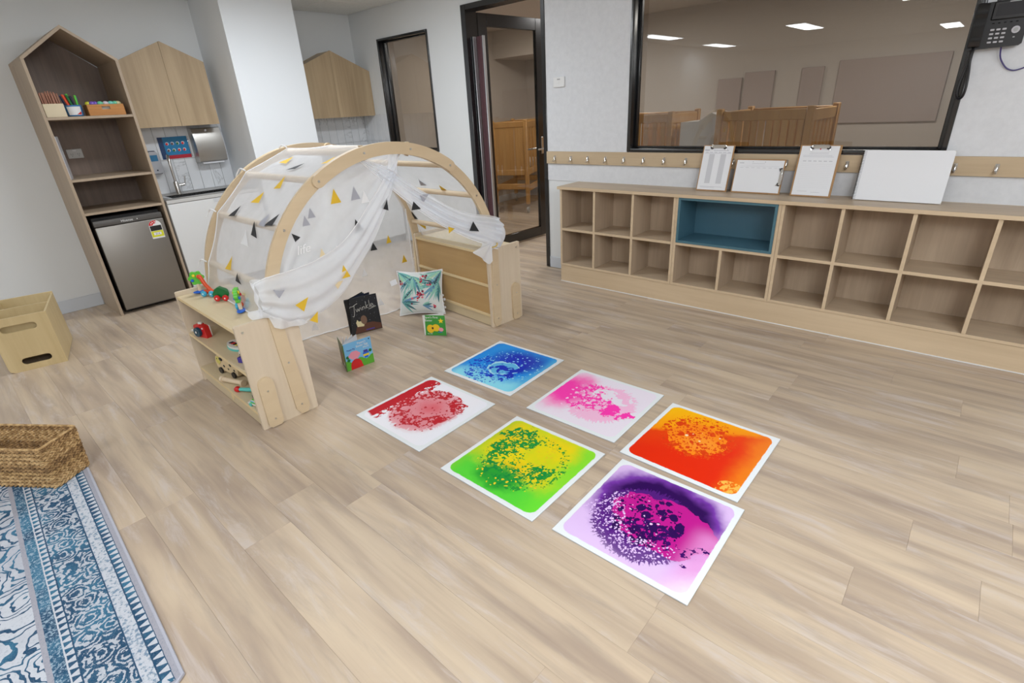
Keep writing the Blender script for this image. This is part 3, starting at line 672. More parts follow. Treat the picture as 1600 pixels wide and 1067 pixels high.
# wall switch / thermostat
t = thing('wall_switch', 'small white wall switch plate right of the open door', 'switch', (-2.75, WY-.005, 1.54))
part('plate', MB().b2((-2.806, WY-.017, 1.503), (-2.696, WY-.005, 1.578), .003), M_lightp, t, world=True)
part('display', MB().b2((-2.765, WY-.0185, 1.556), (-2.737, WY-.017, 1.564)), M_greyp, t, world=True)
part('button', MB().b2((-2.758, WY-.019, 1.525), (-2.744, WY-.017, 1.54), .001), M_lightp, t, world=True)

# ---------------------------------------------------------------- boards on the benchtop
M_hard = wood('hardboard', W(150, 112, 72), W(178, 140, 96), 'y', .5)
def lean(name, label, cat, x, y, deg, group=None):
    return thing(name, label, cat, (x, y, CT+.0005), 0, group, (radians(90-deg), 0, 0))
def clip(t, M, wd=.10):
    """metal clip with its long side along local x of M"""
    b = MB().box((0, -.004, .006), (wd, .016, .004), None, .001).box((0, .006, .010), (wd*.92, .006, .012), None, .002)
    for s_ in (-1, 1):
        b.tube([(s_*wd*.44, .004, .004), (s_*wd*.5, -.004, .007), (s_*wd*.5, -.022, .005)], .004, 8)
    part('clip', b.xf(M), M_chrome, t)
    b = MB()
    for s_ in (-1, 1): b.tube([(s_*wd*.36, -.012, .006), (s_*wd*.48, -.014, .008), (s_*wd*.52, -.002, .008)], .0045, 8)
    part('clip_grip', b.xf(M), M_blackp, t, 'black plastic clip grip')
t = lean('clipboard', 'upright clipboard holding a form with two grey columns', 'clipboard', -1.405, 3.603, 15, 'clipboards on the benchtop')
part('board', MB().b2((-.105, 0, 0), (.105, .298, .004), .001), M_hard, t)
part('paper', MB().b2((-.098, .008, .004), (.096, .292, .0055)), M_paper, t)
pb = MB().b2((-.092, .262, .0055), (-.06, .268, .0058)).b2((-.03, .262, .0055), (.07, .265, .0058)).b2((-.09, .245, .0055), (.09, .2465, .0058))
for k in range(6): pb.b2((-.085+.03*k, .25, .0055), (-.065+.03*k, .2525, .0058))
pb.b2((-.08, .022, .0055), (.02, .0235, .0058)).b2((-.08, .028, .0055), (.07, .0295, .0058))
part('print_line', pb, M_ink, t)
for xx in (-.055, .022): part('grey_column', MB().b2((xx, .05, .0055), (xx+.036, .24, .0057)), flat('column_grey', W(204, 206, 212), .7), t)
clip(t, Matrix.Translation((0, .289, .004)))
t = lean('clipboard', 'clipboard lying sideways with its clip at right', 'clipboard', -1.120, 3.606, 14, 'clipboards on the benchtop')
part('board', MB().b2((-.152, 0, 0), (.152, .212, .004), .001), M_hard, t)
part('paper', MB().b2((-.145, .008, .004), (.143, .205, .0055)), M_paper, t)
pb = MB().b2((-.128, .185, .0055), (-.10, .190, .0058)).b2((-.05, .184, .0055), (.03, .1855, .0058)).b2((-.12, .168, .0055), (.12, .169, .0058))
for k in range(7): pb.b2((-.12+.035*k, .158, .0055), (-.10+.035*k, .16, .0058))
for xx in (-.045, .03): pb.prism([(xx+.003*cos(i*pi/5), .195+.003*sin(i*pi/5)) for i in range(10)], (.0055, .0058))
part('print_line', pb, M_inkp, t)
clip(t, Matrix.Translation((.143, .106, .004)) @ Matrix.Rotation(-pi/2, 4, 'Z'))
t = lean('clipboard', 'upright clipboard with a letter headed form, beside the sketch pad', 'clipboard', -.795, 3.603, 15, 'clipboards on the benchtop')
part('board', MB().b2((-.112, 0, 0), (.112, .30, .004), .001), M_hard, t)
part('paper', MB().b2((-.103, .008, .004), (.10, .294, .0055)), M_paper, t)
pb = MB()
for y_, a, c_ in ((.272, -.035, .04), (.256, -.05, .05), (.248, -.055, .05), (.238, -.085, .07), (.231, -.085, .08), (.03, -.075, -.02), (.026, 0, .05)): pb.b2((a, y_, .0055), (c_, y_+.0018, .0058))
for k in range(6): pb.b2((-.08+.028*k, .205, .0055), (-.062+.028*k, .2095, .0058))
for k in range(14): pb.b2((-.085, .19-.0105*k, .0055), (.085, .1904-.0105*k, .0057))
part('print_line', pb, M_inkp, t)
part('red_emblem', MB().prism([(.0+.004*cos(i*pi/5), .276+.004*sin(i*pi/5)) for i in range(10)], (.0055, .0059)), M_red, t)
clip(t, Matrix.Translation((0, .291, .004)))
t = lean('sketch_pad', 'large blank white spiral sketch pad leaning on the wall', 'sketch pad', -.362, 3.598, 15)
part('cover', MB().b2((-.203, 0, 0), (.203, .272, .0025), .001), M_twhite, t)
part('page', MB().prism([(-.203, .001), (.195, .001), (.203, .009), (.203, .264), (.196, .272), (-.203, .272)], (.0025, .012)), M_paper, t)
b = MB()
for k in range(32):
    y_ = .006+.0084*k
    b.tube([(-.203+.0075*cos(a*pi/5), y_, .006+.0085*sin(a*pi/5)) for a in range(10)], .0013, 5, closed=True)
part('spiral', b, M_blackp, t)
b = MB()
for k in range(32): b.box((-.193, .006+.0084*k, .0122), (.004, .004, .0006))
part('punched_hole', b, M_ink, t)

# wall phone
t = thing('wall_phone', 'black desk phone mounted on the wall right of the big window', 'phone', (-.13, 3.70, 1.6))
pz_ = lambda x, z: (x, z)
fy = lambda a, b_, c_: (a, c_, b_)
part('wall_bracket', MB().b2((-.20, 3.672, 1.53), (-.06, 3.705, 1.69)), M_blackp, t, world=True)
part('body', MB().prism([(-.236, 1.512), (-.046, 1.517), (-.036, 1.525), (-.036, 1.715), (-.168, 1.715), (-.168, 1.707), (-.236, 1.707)], (3.645, 3.675), fy), M_blackp, t, world=True)
hs = [(-.207, 3.648, 1.523), (-.207, 3.628, 1.53), (-.207, 3.618, 1.56), (-.207, 3.62, 1.62), (-.207, 3.618, 1.67), (-.207, 3.628, 1.70), (-.207, 3.648, 1.707)]
hb = MB()
for (a, b_) in zip(hs[1:-1], hs[2:]): pass
hb.prism([(3.648, 1.52), (3.622, 1.525), (3.612, 1.545), (3.618, 1.575), (3.622, 1.615), (3.618, 1.655), (3.612, 1.68), (3.622, 1.703), (3.648, 1.708)], (-.228, -.186), lambda a, b_, c_: (c_, a, b_))
part('handset', hb, M_blackg, t, world=True)
sc = part('screen_housing', MB().b2((-.172, 3.636, 1.630), (-.04, 3.646, 1.706), .004), M_blackp, t, world=True)
part('screen', MB().b2((-.158, 3.6345, 1.645), (-.052, 3.6362, 1.695)), flat('dark_screen', W(44, 44, 48), .2), sc, world=True)
part('screen_header', MB().b2((-.12, 3.634, 1.698), (-.08, 3.6362, 1.702)), M_greyp, sc, world=True)
M_key = flat('grey_keys', W(190, 190, 196), .4)
for i in range(3):
    for j in range(4):
        x, z = -.155+.0215*i, 1.59-.0172*j
        part('key', MB().box((x, 3.642, z), (.015, .008, .008), None, .0015), M_key, t, world=True)
part('navigation_ring', MB().prism([(-.071+.015*cos(i*pi/10), 1.583+.015*sin(i*pi/10)) for i in range(20)], (3.639, 3.646), fy), M_key, t, world=True)
part('ok_button', MB().prism([(-.071+.0085*cos(i*pi/8), 1.583+.0085*sin(i*pi/8)) for i in range(16)], (3.637, 3.64), fy), M_greyp, t, world=True)
for i in range(5): part('soft_key', MB().box((-.158+.021*i, 3.6435, 1.617), (.009, .004, .004), None, .001), M_blackg, t, world=True)
part('function_key', MB().box((-.071, 3.6435, 1.553), (.008, .004, .005), None, .001), M_greyp, t, world=True)
cp = [(-.207, 3.645, 1.52), (-.210, 3.65, 1.50), (-.217, 3.66, 1.455), (-.227, 3.665, 1.38), (-.229, 3.665, 1.33), (-.221, 3.665, 1.303), (-.208, 3.665, 1.297), (-.198, 3.665, 1.31), (-.195, 3.665, 1.345), (-.199, 3.665, 1.40), (-.207, 3.66, 1.46), (-.214, 3.66, 1.515)]
def smoothp(P, n=6):
    P = [Vector(p) for p in P]; out = []
    for i in range(len(P)-1):
        a, b_, c_, d_ = P[max(i-1, 0)], P[i], P[i+1], P[min(i+2, len(P)-1)]
        for k in range(n):
            u = k/n
            out.append(.5*((2*b_)+(c_-a)*u+(2*a-5*b_+4*c_-d_)*u*u+(3*b_-a-3*c_+d_)*u**3))
    return out+[P[-1]]
sp = smoothp(cp, 14)
b = MB(); b.tube(sp, [.0052+.0012*(i % 2) for i in range(len(sp))], 8)
part('handset_cord', b, M_blackp, t, world=True)
part('network_cable', MB().tube(smoothp([(-.106, 3.665, 1.52), (-.10, 3.68, 1.48), (-.087, 3.69, 1.452), (-.064, 3.695, 1.424), (-.038, 3.697, 1.412), (-.012, 3.698, 1.416), (.02, 3.698, 1.43), (.06, 3.70, 1.44)]), .0032, 8), flat('violet_cable', W(66, 58, 116), .45), t, world=True)

# ---------------------------------------------------------------- the climbing arch with its two shelf units
AF = (-2.327, 1.643, 0); AR = radians(-2.0); ZC, RM = .494, .730
arch = thing('climbing_arch', 'pale wooden play arch bridging two low toy shelves, under sheer cloth', 'play arch', AF, AR)
def strip(a0, a1, x0, x1, hw=.029, dy=0, dz=0, r0=.036, r1=.036, legs=None, n=26):
    """arc strip from angle a0 to a1 (deg) round the arch centre, round ends; legs: z where a straight leg starts"""
    o, i_ = [], []
    for k in range(n+1):
        a = radians(a0+(a1-a0)*k/n); o.append(((RM+hw)*cos(a)+dy, ZC+dz+(RM+hw)*sin(a))); i_.append(((RM-hw)*cos(a)+dy, ZC+dz+(RM-hw)*sin(a)))
    def cap(a, sgn, r):
        ca, t0 = radians(a), radians(a)
        c_ = (RM*cos(ca)+dy, ZC+dz+RM*sin(ca)); out = []
        for k in range(9):
            q = t0+sgn*pi*k/8; out.append((c_[0]+r*cos(q), c_[1]+r*sin(q)))
        return out
    s = 1 if a1 > a0 else -1
    P = list(o)
    P += cap(a1, s, r1)
    P += list(reversed(i_))
    if legs is not None:
        sg = 1 if o[0][0] > 0 else -1; sh = -sg*(.030 if sg < 0 else .012); wd_ = sg*.006
        yo, yi = o[0][0], i_[0][0]
        L_ = lambda q, y_, k: (y_+sh*q+k*wd_*q, ZC+dz-(ZC+dz-legs)*q)
        P += [L_(.25, yi, -1), L_(.6, yi, -1.4), L_(.94, yi, -1), (yi+sh+sg*.012, legs-.006), (yo+sh-sg*.012, legs-.006), L_(.94, yo, 1), L_(.6, yo, .8), L_(.25, yo, 1)]
    else:
        P += [(2*RM*cos(radians(a0))-0, 0)][:0] + list(reversed(cap(a0, -s, r0)))[1:-1][::-1][::-1] if False else list(reversed([p for p in cap(a0, -s, r0)]))
    return MB().prism(P, (x0, x1), lambda a, b_, c_: (c_, a, b_))
rails = []
bm_ = None
for xs, dy, dz in ((0, 0, 0), (-.873, .02, -.008)):
    sg = 1 if xs == 0 else -1
    near = (-.018, 0) if sg > 0 else (xs-.018, xs)
    out = (.0003, .018) if sg > 0 else (xs-.036, xs-.0183)
    r = part('arch_rail', strip(178, 100, *near, dy=dy, dz=dz, legs=.012), M_rail, arch)
    r2 = part('arch_rail', strip(2, 78, *near, dy=dy, dz=dz, legs=.012), M_rail, arch)
    r3 = part('arch_rail', strip(55.5, 122, *out, dy=dy, dz=dz, hw=.030, r0=.030, r1=.030), M_rail, arch)
    b = MB()
    for k in range(8):
        a = radians(12+22*k); xo = out[1] if sg > 0 else out[0]
        if k in (0, 1, 6, 7): xo = near[1] if sg > 0 else near[0]
        p = (RM*cos(a)+dy, ZC+dz+RM*sin(a))
        b.cyl((xo-.001*sg, *p), (xo+.0025*sg, *p), .006, 10)
    for yy, zz in ((-.718, .30), (-.706, .06), (.728, .30), (.722, .06)):
        xo = near[1] if sg > 0 else near[0]
        b.cyl((xo-.001*sg, yy+dy, zz), (xo+.002*sg, yy+dy, zz), .005, 10)
    part('bolt', b, M_steel, r3)
for k in range(8):
    a = radians(12+22*k); p = (RM*cos(a), ZC+RM*sin(a))
    part('rung', MB().tube([(-.0185, *p), (-.872, p[0]+.02, p[1]-.008)], .0165, 14), M_dowel, arch)
Mi_arch = XF[arch.name].inverted()
SL, SW, SH = .855, .287, .548
def shelf_unit(loc, rot, openside):
    """local: x from 0 back to -SL, y 0..SW, open on the y=0 side when openside<0 else the y=SW side"""
    e = bpy.data.objects.new('shelf_unit', None); COL.objects.link(e); e.parent = arch; e.empty_display_size = .05
    Ml = Mi_arch @ (Matrix.Translation(loc) @ Matrix.Rotation(rot, 4, 'Z'))
    e.location = Ml.to_translation(); e.rotation_euler = Ml.to_euler()
    P = lambda n, b, m, **k: part(n, b, m, e, **k)
    for x in (0, -SL+.018):
        o_ = MB().prism([(.0, .003), (.003, 0), (SW-.003, 0), (SW, .003), (SW, SH-.004), (SW-.004, SH), (.005, SH), (0, SH-.005)], (x-.018, x), lambda a, b_, c_: (c_, a, b_))
        P('end_panel', o_, M_ply)
    for nm, z, d in (('top_board', .524, 0), ('shelf_board', .305, 0), ('bottom_board', .09, 0)):
        P(nm, MB().b2((-SL+.018, .004, z-.016), (-.018, SW-.004, z), .001), M_plyx)
        ys = .0028 if openside < 0 else SW-.004
        yb = SW-.004 if openside < 0 else .0028
        P('edge_band', MB().b2((-SL+.018, ys, z-.016), (-.018, ys+.0012, z)).b2((-SL+.018, yb, z-.016), (-.018, yb+.0012, z)), M_plyedge)
    yk = .012 if openside < 0 else SW-.024
    P('kick_board', MB().b2((-SL+.018, yk, .004), (-.018, yk+.012, .074)), M_plyx)
    yb = SW-.022 if openside < 0 else .012
    for z0_, z1_ in ((.09, .289), (.305, .508)):
        P('back_panel', MB().b2((-SL+.018, yb, z0_), (-.018, yb+.008, z1_)), M_plyback)
    P('kick_board', MB().b2((-SL+.018, yb, .004), (-.018, yb+.008, .074)), M_plyx)
    ft = .062 if openside < 0 else SW-.062
    for x in (.0002, -SL-.0162):
        c_ = [(ft+.036*cos(radians(180-q*18)), .235+.036*sin(radians(180-q*18))) for q in range(11)]
        c_ += [(ft+.036, .02), (ft+.024, .004), (ft-.024, .004), (ft-.036, .02)]
        P('leg_strip', MB().prism(c_, (x, x+.016), lambda a, b_, c2: (c2, a, b_)), M_rail)
    b = MB()
    for z in (.20, .045): b.cyl((.015, ft, z), (.0175, ft, z), .0045, 10)
    b.cyl((-.001, .03 if openside < 0 else SW-.03, SH-.035), (.002, .03 if openside < 0 else SW-.03, SH-.035), .006, 10)
    P('bolt', b, M_steel)
    if openside < 0:
        for x in (-.40,): P('round_badge', MB().cyl((x, yk-.003, .04), (x, yk+.001, .04), .017, 18), M_plyedge)
    return Matrix.Translation(loc) @ Matrix.Rotation(rot, 4, 'Z')
ML = shelf_unit((-2.370, .734, 0), radians(-1.6), -1)
MR = shelf_unit((-2.319, 2.319, 0), radians(-5), 1)

# ---------------------------------------------------------------- sheer cloth over the arch
def sheer(name, op):
    g = G(name)
    nz = g.noise(g.obj(), 7, 3, .6)
    d = g.n('BsdfDiffuse', {0: (.92, .945, .985, 1)}); tl = g.n('BsdfTranslucent', {0: (.92, .945, .985, 1)})
    m1 = g.n('MixShader', {0: .45, 1: d.outputs[0], 2: tl.outputs[0]}); tr = g.n('BsdfTransparent')
    fac = g.math('MULTIPLY_ADD', nz, .16, op-.08)
    ms = g.n('MixShader', {0: fac, 1: tr.outputs[0], 2: m1.outputs[0]}); g.t.links.new(ms.outputs[0], g.out.inputs[0]); return g.m
M_sheer = sheer('sheer_voile', .60); M_sheerr = sheer('sheer_voile_roof', .50); M_sheerb = sheer('sheer_voile_loose', .43); M_sheerd = sheer('sheer_voile_gathered', .80)
M_hem = flat('white_hem', (.82, .83, .85), .8)
can = thing('sheer_canopy', 'white sheer voile canopy with printed triangles draped over the play arch', 'canopy', AF, AR)
RR = RM+.020
def roof_pt(a, x, lift=0):
    """a: 0..1 from left hem over the top to right hem"""
    knots = [188]+[166-22*k for k in range(8)]+[-8]
    s_ = a*9; i = min(int(s_), 8); f = s_-i
    def kp(j):
        if j == 0: return (-.772, .534)
        if j == 9: return (.772, .530)
        q = radians(knots[j]); return ((RR+lift)*cos(q), ZC+(RR+lift)*sin(q))
    p, q = kp(i), kp(i+1)
    y, z = p[0]+(q[0]-p[0])*f, p[1]+(q[1]-p[1])*f
    sag = .006*sin(pi*f)*(1+.6*sin(x*23+i*2))
    n_ = Vector((y, z-ZC)).normalized() if z > ZC else Vector((1 if y > 0 else -1, 0))
    u = -x/.873
    return (x, y+.02*u-n_.x*sag, z-.008*u-n_.y*sag)
roofm = part('roof_cloth', MB().grid(lambda u, v: roof_pt(u, -.03-v*.82), 90, 22), M_sheerr, can, smooth=80)
for xe in (-.034, -.848):
    part('hem', MB().tube([roof_pt(i/72, xe, .001) for i in range(73)], .0032, 6), M_hem, can)
part('hem', MB().tube([roof_pt(0, -.03-.82*i/20) for i in range(21)], .0035, 6), M_hem, can)
def back_pt(u, v):
    y = -.69+1.362*u
    top = ZC-.008+sqrt(max(.7**2-(y-.02)**2, .0009))
    bot = .006
    if y < -.60: bot = .53
    z = top+(bot-top)*v
    bil = -.085*(1-u)**1.2*v**2 if y >= -.60 else 0
    fold = .012*sin(u*31+2*sin(u*9))*(.3+.7*v)+.005*sin(u*83)*v
    return (-.858+bil+fold*.8-.0, y, z)
part('back_curtain', MB().grid(back_pt, 90, 24), M_sheerb, can, smooth=80)
part('hem', MB().tube([back_pt(.07+.93*i/60, 1) for i in range(61)], .0035, 6), M_hem, can)
part('hem', MB().tube([back_pt(1, i/20) for i in range(21)], .0035, 6), M_hem, can)
def resample(P, n):
    P = [Vector((*p, 0)) for p in P]; L = [0]
    for a, b_ in zip(P, P[1:]): L.append(L[-1]+(b_-a).length)
    out = []
    for k in range(n+1):
        d = L[-1]*k/n; i = 0
        while i < len(L)-2 and L[i+1] < d: i += 1
        f = (d-L[i])/max(L[i+1]-L[i], 1e-6); q = P[i].lerp(P[i+1], min(max(f, 0), 1)); out.append((q.x, q.y))
    return out
NT = 40
def smooth2(P): return [(p.x, p.y) for p in smoothp([(*q, 0) for q in P], 6)]
free = smooth2([(.125, 1.195), (.10, 1.175), (.04, 1.04), (-.035, .915), (-.098, .840), (-.16, .765), (-.225, .712), (-.285, .645), (-.37, .573), (-.469, .520), (-.557, .496), (-.625, .490)])
inner = [(.70*cos(radians(a)), ZC+.70*sin(radians(a))) for a in range(80, 161, 4)]+[(-.70, .735), (-.735, .70)]
A_, B_ = resample(inner, NT), resample(free, NT)
def left_curtain(u, v, lift=0.):
    """u: 0 arc side, 1 free edge; v: 0 top, 1 tie"""
    k = v*NT; i = min(int(k), NT-1); f = k-i
    a = (A_[i][0]+(A_[i+1][0]-A_[i][0])*f, A_[i][1]+(A_[i+1][1]-A_[i][1])*f)
    b_ = (B_[i][0]+(B_[i+1][0]-B_[i][0])*f, B_[i][1]+(B_[i+1][1]-B_[i][1])*f)
    y, z = a[0]+(b_[0]-a[0])*u, a[1]+(b_[1]-a[1])*u
    g_ = max(0, (v-.55)/.45)
    x = -.032+.060*g_*g_*(.4+.6*u)+.035*u*u*max(0, v-.4) + (.004+.010*g_)*sin(u*26+v*5) + .006*sin(u*11-v*8)*(.2+v)
    return (x+lift, y, z)
part('left_curtain', MB().grid(lambda u, v: left_curtain(u, v), 60, 60), M_sheer, can, smooth=80)
# swag: a gathered second layer swept to the tie in front of the rail
sw_u = resample(smooth2([(.06, 1.15), (-.06, 1.03), (-.16, .94), (-.24, .872), (-.345, .806), (-.48, .768), (-.62, .748), (-.72, .742), (-.775, .715)]), NT)
sw_l = resample(smooth2([(.075, 1.10), (.02, 1.00), (-.05, .895), (-.15, .772), (-.26, .672), (-.37, .575), (-.49, .52), (-.60, .498), (-.70, .520), (-.775, .575)]), NT)
def swag(u, v):
    k = v*NT; i = min(int(k), NT-1); f = k-i
    a = [sw_u[i][j]+(sw_u[i+1][j]-sw_u[i][j])*f for j in (0, 1)]; b_ = [sw_l[i][j]+(sw_l[i+1][j]-sw_l[i][j])*f for j in (0, 1)]
    y, z = a[0]+(b_[0]-a[0])*u, a[1]+(b_[1]-a[1])*u
    x = -.020+.062*min(1, v*1.35)**2+.018*sin(pi*u)*(.4+v)+.010*sin(u*19+v*4)*(.3+.7*v)
    if v > .93: x -= (v-.93)/.07*.05
    return (x, y, z)
part('curtain_swag', MB().grid(swag, 44, 60), M_sheerd, can, smooth=80)
part('hem', MB().tube([swag(0, i/60) for i in range(61)], .0026, 6), M_hem, can)
part('hem', MB().tube([left_curtain(1, i/60, .002) for i in range(61)], .0028, 6), M_hem, can)
# cloth wrapped round the rail at the tie and its spread tail on the toy shelf
def wrapL(u, v):
    q = radians(60+215*u); z = .722-.16*v
    return (-.002+.034*cos(q)+.003*sin(v*19), -.745+.045*-sin(q)-.004*sin(v*13+u*4), z+.012*sin(u*5))
part('curtain_wrap', MB().grid(wrapL, 24, 14), M_sheerd, can, smooth=80)
tl_o = [(-.60, .487), (-.66, .486), (-.735, .500), (-.80, .535), (-.83, .566), (-.828, .590), (-.78, .596), (-.742, .610)]
tl_o = resample(smooth2(tl_o), 40)
def tailL(u, v):
    p = tl_o[min(int(u*40), 40)]; c_ = (-.70, .60)
    y, z = c_[0]+(p[0]-c_[0])*v, c_[1]+(p[1]-c_[1])*v
    x = .036+.010*sin(u*22)*v+(.012*v)
    if p[0] < -.74: x -= .07*v*min(1, (-.74-p[0])/.08)
    if x < .026 and z < .572: z = max(z, .556)
    return (x, y, z)
part('curtain_tail', MB().grid(tailL, 40, 8), M_sheerd, can, smooth=80)
# right curtain: a gathered swag
up = resample(smooth2([(-.135, 1.195), (-.02, 1.150), (.048, 1.113), (.095, 1.070), (.19, 1.002), (.27, .951), (.40, .865), (.54, .806), (.674, .775), (.75, .745)]), NT)
lo = resample(smooth2([(-.140, 1.185), (-.033, 1.083), (.038, 1.012), (.135, .922), (.25, .828), (.35, .755), (.513, .656), (.612, .606), (.66, .575), (.70, .560)]), NT)
def right_curtain(u, v, lift=0.):
    k = v*NT; i = min(int(k), NT-1); f = k-i
    a = [up[i][j]+(up[i+1][j]-up[i][j])*f for j in (0, 1)]; b_ = [lo[i][j]+(lo[i+1][j]-lo[i][j])*f for j in (0, 1)]
    y, z = a[0]+(b_[0]-a[0])*u, a[1]+(b_[1]-a[1])*u
    x = -.028+.075*v**3 + .012*sin(u*24+v*3)*(.35+.65*v) + .020*sin(pi*u)*v
    return (x+lift, y, z)
part('right_curtain', MB().grid(lambda u, v: right_curtain(u, v), 50, 60), M_sheer, can, smooth=80)
part('curtain_fold', MB().grid(lambda u, v: right_curtain(.06+.88*u, .12+.88*v, .012+.007*sin(u*17+v*11)), 40, 50), M_sheerd, can, smooth=80)
part('hem', MB().tube([right_curtain(1, i/60, .002) for i in range(61)], .0028, 6), M_hem, can)
kn = MB().grid(lambda u, v: (.036+.040*sin(pi*v)*cos(2*pi*u)+.006*sin(u*25), .735+(.050*sin(pi*v)+.006*sin(u*31))*sin(2*pi*u), .745-.185*v), 30, 14)
part('curtain_knot', kn, M_sheerd, can, smooth=80)
part('curtain_tie', MB().tube([(.046+.030*cos(a*pi/8), .675+.020*sin(a*pi/8), .590+.012*sin(a*pi/8)) for a in range(16)], .004, 6, closed=True), flat('yellow_tie', W(206, 176, 90), .7), can)
tr_o = resample([(.575, .622), (.545, .604), (.500, .578), (.545, .540), (.595, .500), (.618, .476), (.645, .500), (.66, .540), (.672, .575)], 30)
def tailR(u, v):
    p = tr_o[min(int(u*30), 30)]; c_ = (.655, .606)
    return (.052+.014*sin(u*19)*v, c_[0]+(p[0]-c_[0])*v, c_[1]+(p[1]-c_[1])*v)
part('curtain_tail', MB().grid(tailR, 30, 8), M_sheerd, can, smooth=80)
part('curtain_fold', MB().grid(lambda u, v: (-.024+.004*sin(u*9), .035+.055*u-.02*v, 1.193-.14*v), 8, 8), M_sheerd, can, smooth=80)
# printed triangles
CP = {'y': flat('print_mustard', W(226, 186, 50), .7), 'k': flat('print_charcoal', W(40, 42, 46), .7), 'g': flat('print_grey', W(170, 172, 182), .7), 'w': flat('print_white', (.85, .86, .88), .7), 'p': flat('print_pale_sand', W(226, 208, 168), .7)}
CN = {'y': 'mustard', 'k': 'charcoal', 'g': 'pale grey', 'w': 'white', 'p': 'sand'}
def ang2a(deg):
    if deg >= 166: return (188-deg)/22/9
    return (1+(166-deg)/22)/9 if deg >= 12 else (8+(12-deg)/20)/9
def tri_on(fn, c_, owner):
    pts = [fn(0, .5), fn(-.5, -.5), fn(.5, -.5)]
    b = MB(); N = 4
    rows = []
    for i in range(N+1):
        rows.append([b.bm.verts.new(fn((-.5+j/max(i, 1))*(i/N) if i else 0, .5-i/N)) for j in range(i+1)])
    for i in range(N):
        for j in range(i+1):
            b.bm.faces.new((rows[i][j], rows[i+1][j], rows[i+1][j+1]))
            if j < i: b.bm.faces.new((rows[i][j], rows[i+1][j+1], rows[i][j+1]))
    part('printed_triangle', b, CP[c_], owner, CN[c_]+' printed triangle')
for c_, x, a, tilt in [('y', -.295, 125.7, .2), ('k', -.322, 115.7, .9), ('y', -.564, 110.8, .1), ('y', -.439, 133.3, .5), ('k', -.599, 141.2, .5), ('g', -.19, 142, 0), ('k', -.106, 141.3, .5), ('k', -.279, 146.5, -.5), ('w', -.373, 150.6, -.3), ('y', -.508, 162, .3), ('k', -.363, 167.1, -.6), ('y', -.104, 109.5, 0),
                    ('g', -.477, 40.6, .6), ('y', -.314, 36.1, 0), ('g', -.619, 28, .4), ('k', -.868+.03, 16.1, .5), ('y', -.771, 4.7, 2.9)]:
    def fn(p, q, x=x, a=a, tilt=tilt):
        s_ = .060; tilt = tilt if abs(tilt) > 2 else tilt*.35
        xx, aa = 1.7*(p*s_*.85*cos(tilt)-q*s_*1.15*sin(tilt)*-1), p*s_*.85*sin(tilt)+q*s_*1.25*cos(tilt)
        lift = .009 if a > 90 else -.008
        d = aa/RR*57.3
        A = a-d if a > 90 else a+d
        pt = roof_pt(ang2a(A), min(max(x+xx, -.85), -.03)); n_ = Vector((0, pt[1], pt[2]-ZC)).normalized()
        return tuple(Vector(pt)+n_*lift)
    tri_on(fn, c_, roofm)
lcur = [o for o in can.children if o.name.startswith('left_curtain')][0]
rcur = [o for o in can.children if o.name.startswith('right_curtain')][0]
bcur = [o for o in can.children if o.name.startswith('back_curtain')][0]
for c_, y, z, xo, tilt, sz in [('y', -.303, 1.033, -.018, 0, 1.15), ('g', -.194, 1.032, -.018, 0, 1.1), ('w', -.142, 1.006, -.018, 0, 1), ('g', -.44, .976, -.018, 0, .8), ('g', -.474, .945, -.018, 0, .8), ('k', -.215, .873, -.012, -.15, 1.15), ('k', -.033, .955, -.006, .4, 1.), ('k', -.542, .883, -.016, -.6, .7), ('p', -.428, .782, -.012, 0, .7), ('w', -.354, .777, -.008, .3, .8),
                         ('y', -.358, .678, .040, 0, 1.1), ('p', -.40, .629, .048, 1.2, .8), ('y', -.608, .595, .075, .9, 1.1), ('y', -.565, .510, .070, .6, .9), ('g', -.690, .677, .062, 1.2, 1.0)]:
    fn = lambda p, q, y=y, z=z, xo=xo, tilt=tilt, sz=sz: (xo, y+.055*sz*(p*.9*cos(tilt)+q*1.1*sin(tilt)), z+.055*sz*(q*1.1*cos(tilt)-p*.9*sin(tilt)))
    tri_on(fn, c_, lcur)
for c_, y, z, xo, tilt, sz in [('k', .155, .905, .002, 2.0, 1.0), ('y', .369, .745, .022, 1.6, .8), ('k', .525, .722, .055, 2.2, 1.25), ('g', .22, .955, .004, 1.2, 1.)]:
    fn = lambda p, q, y=y, z=z, xo=xo, tilt=tilt, sz=sz: (xo, y+.055*sz*(p*.9*cos(tilt)+q*1.1*sin(tilt)), z+.055*sz*(q*1.1*cos(tilt)-p*.9*sin(tilt)))
    tri_on(fn, c_, rcur)
for c_, y, z in [('k', .358, .529), ('y', .49, .554), ('y', .60, .383), ('w', .253, .365), ('w', -.169, .078), ('w', .347, .11), ('w', -.293, .134), ('y', .001, .264)]:
    def fn(p, q, y=y, z=z):
        u = (y+.05*p+.69)/1.362
        zz = z+.058*q; pt = back_pt(u, 0); v = (pt[2]-zz)/(pt[2]-.006)
        r = back_pt(u, min(max(v, 0), 1)); return (r[0]+.004, r[1], r[2])
    tri_on(fn, c_, bcur)
text('printed_word', 'life', .06, CP['w'], lcur, frame((-.008, -.520, .818), (0, 1, .06), (0, 0, 1)), shear=.3, label='white printed script word')
# loose tie ends at the rails
tb = MB()
for a, x in ((144, -.85), (122, -.84), (166, -.85), (100, -.84)):
    p = (x, RR*cos(radians(a))+.012, ZC+RR*sin(radians(a)))
    tb.tube(smoothp([p, (x-.03, p[1]-.015, p[2]+.012), (x-.06, p[1]-.02, p[2]-.004), (x-.065, p[1]-.035, p[2]-.03)], 4), .004, 6)
part('tie_end', tb, M_hem, can)

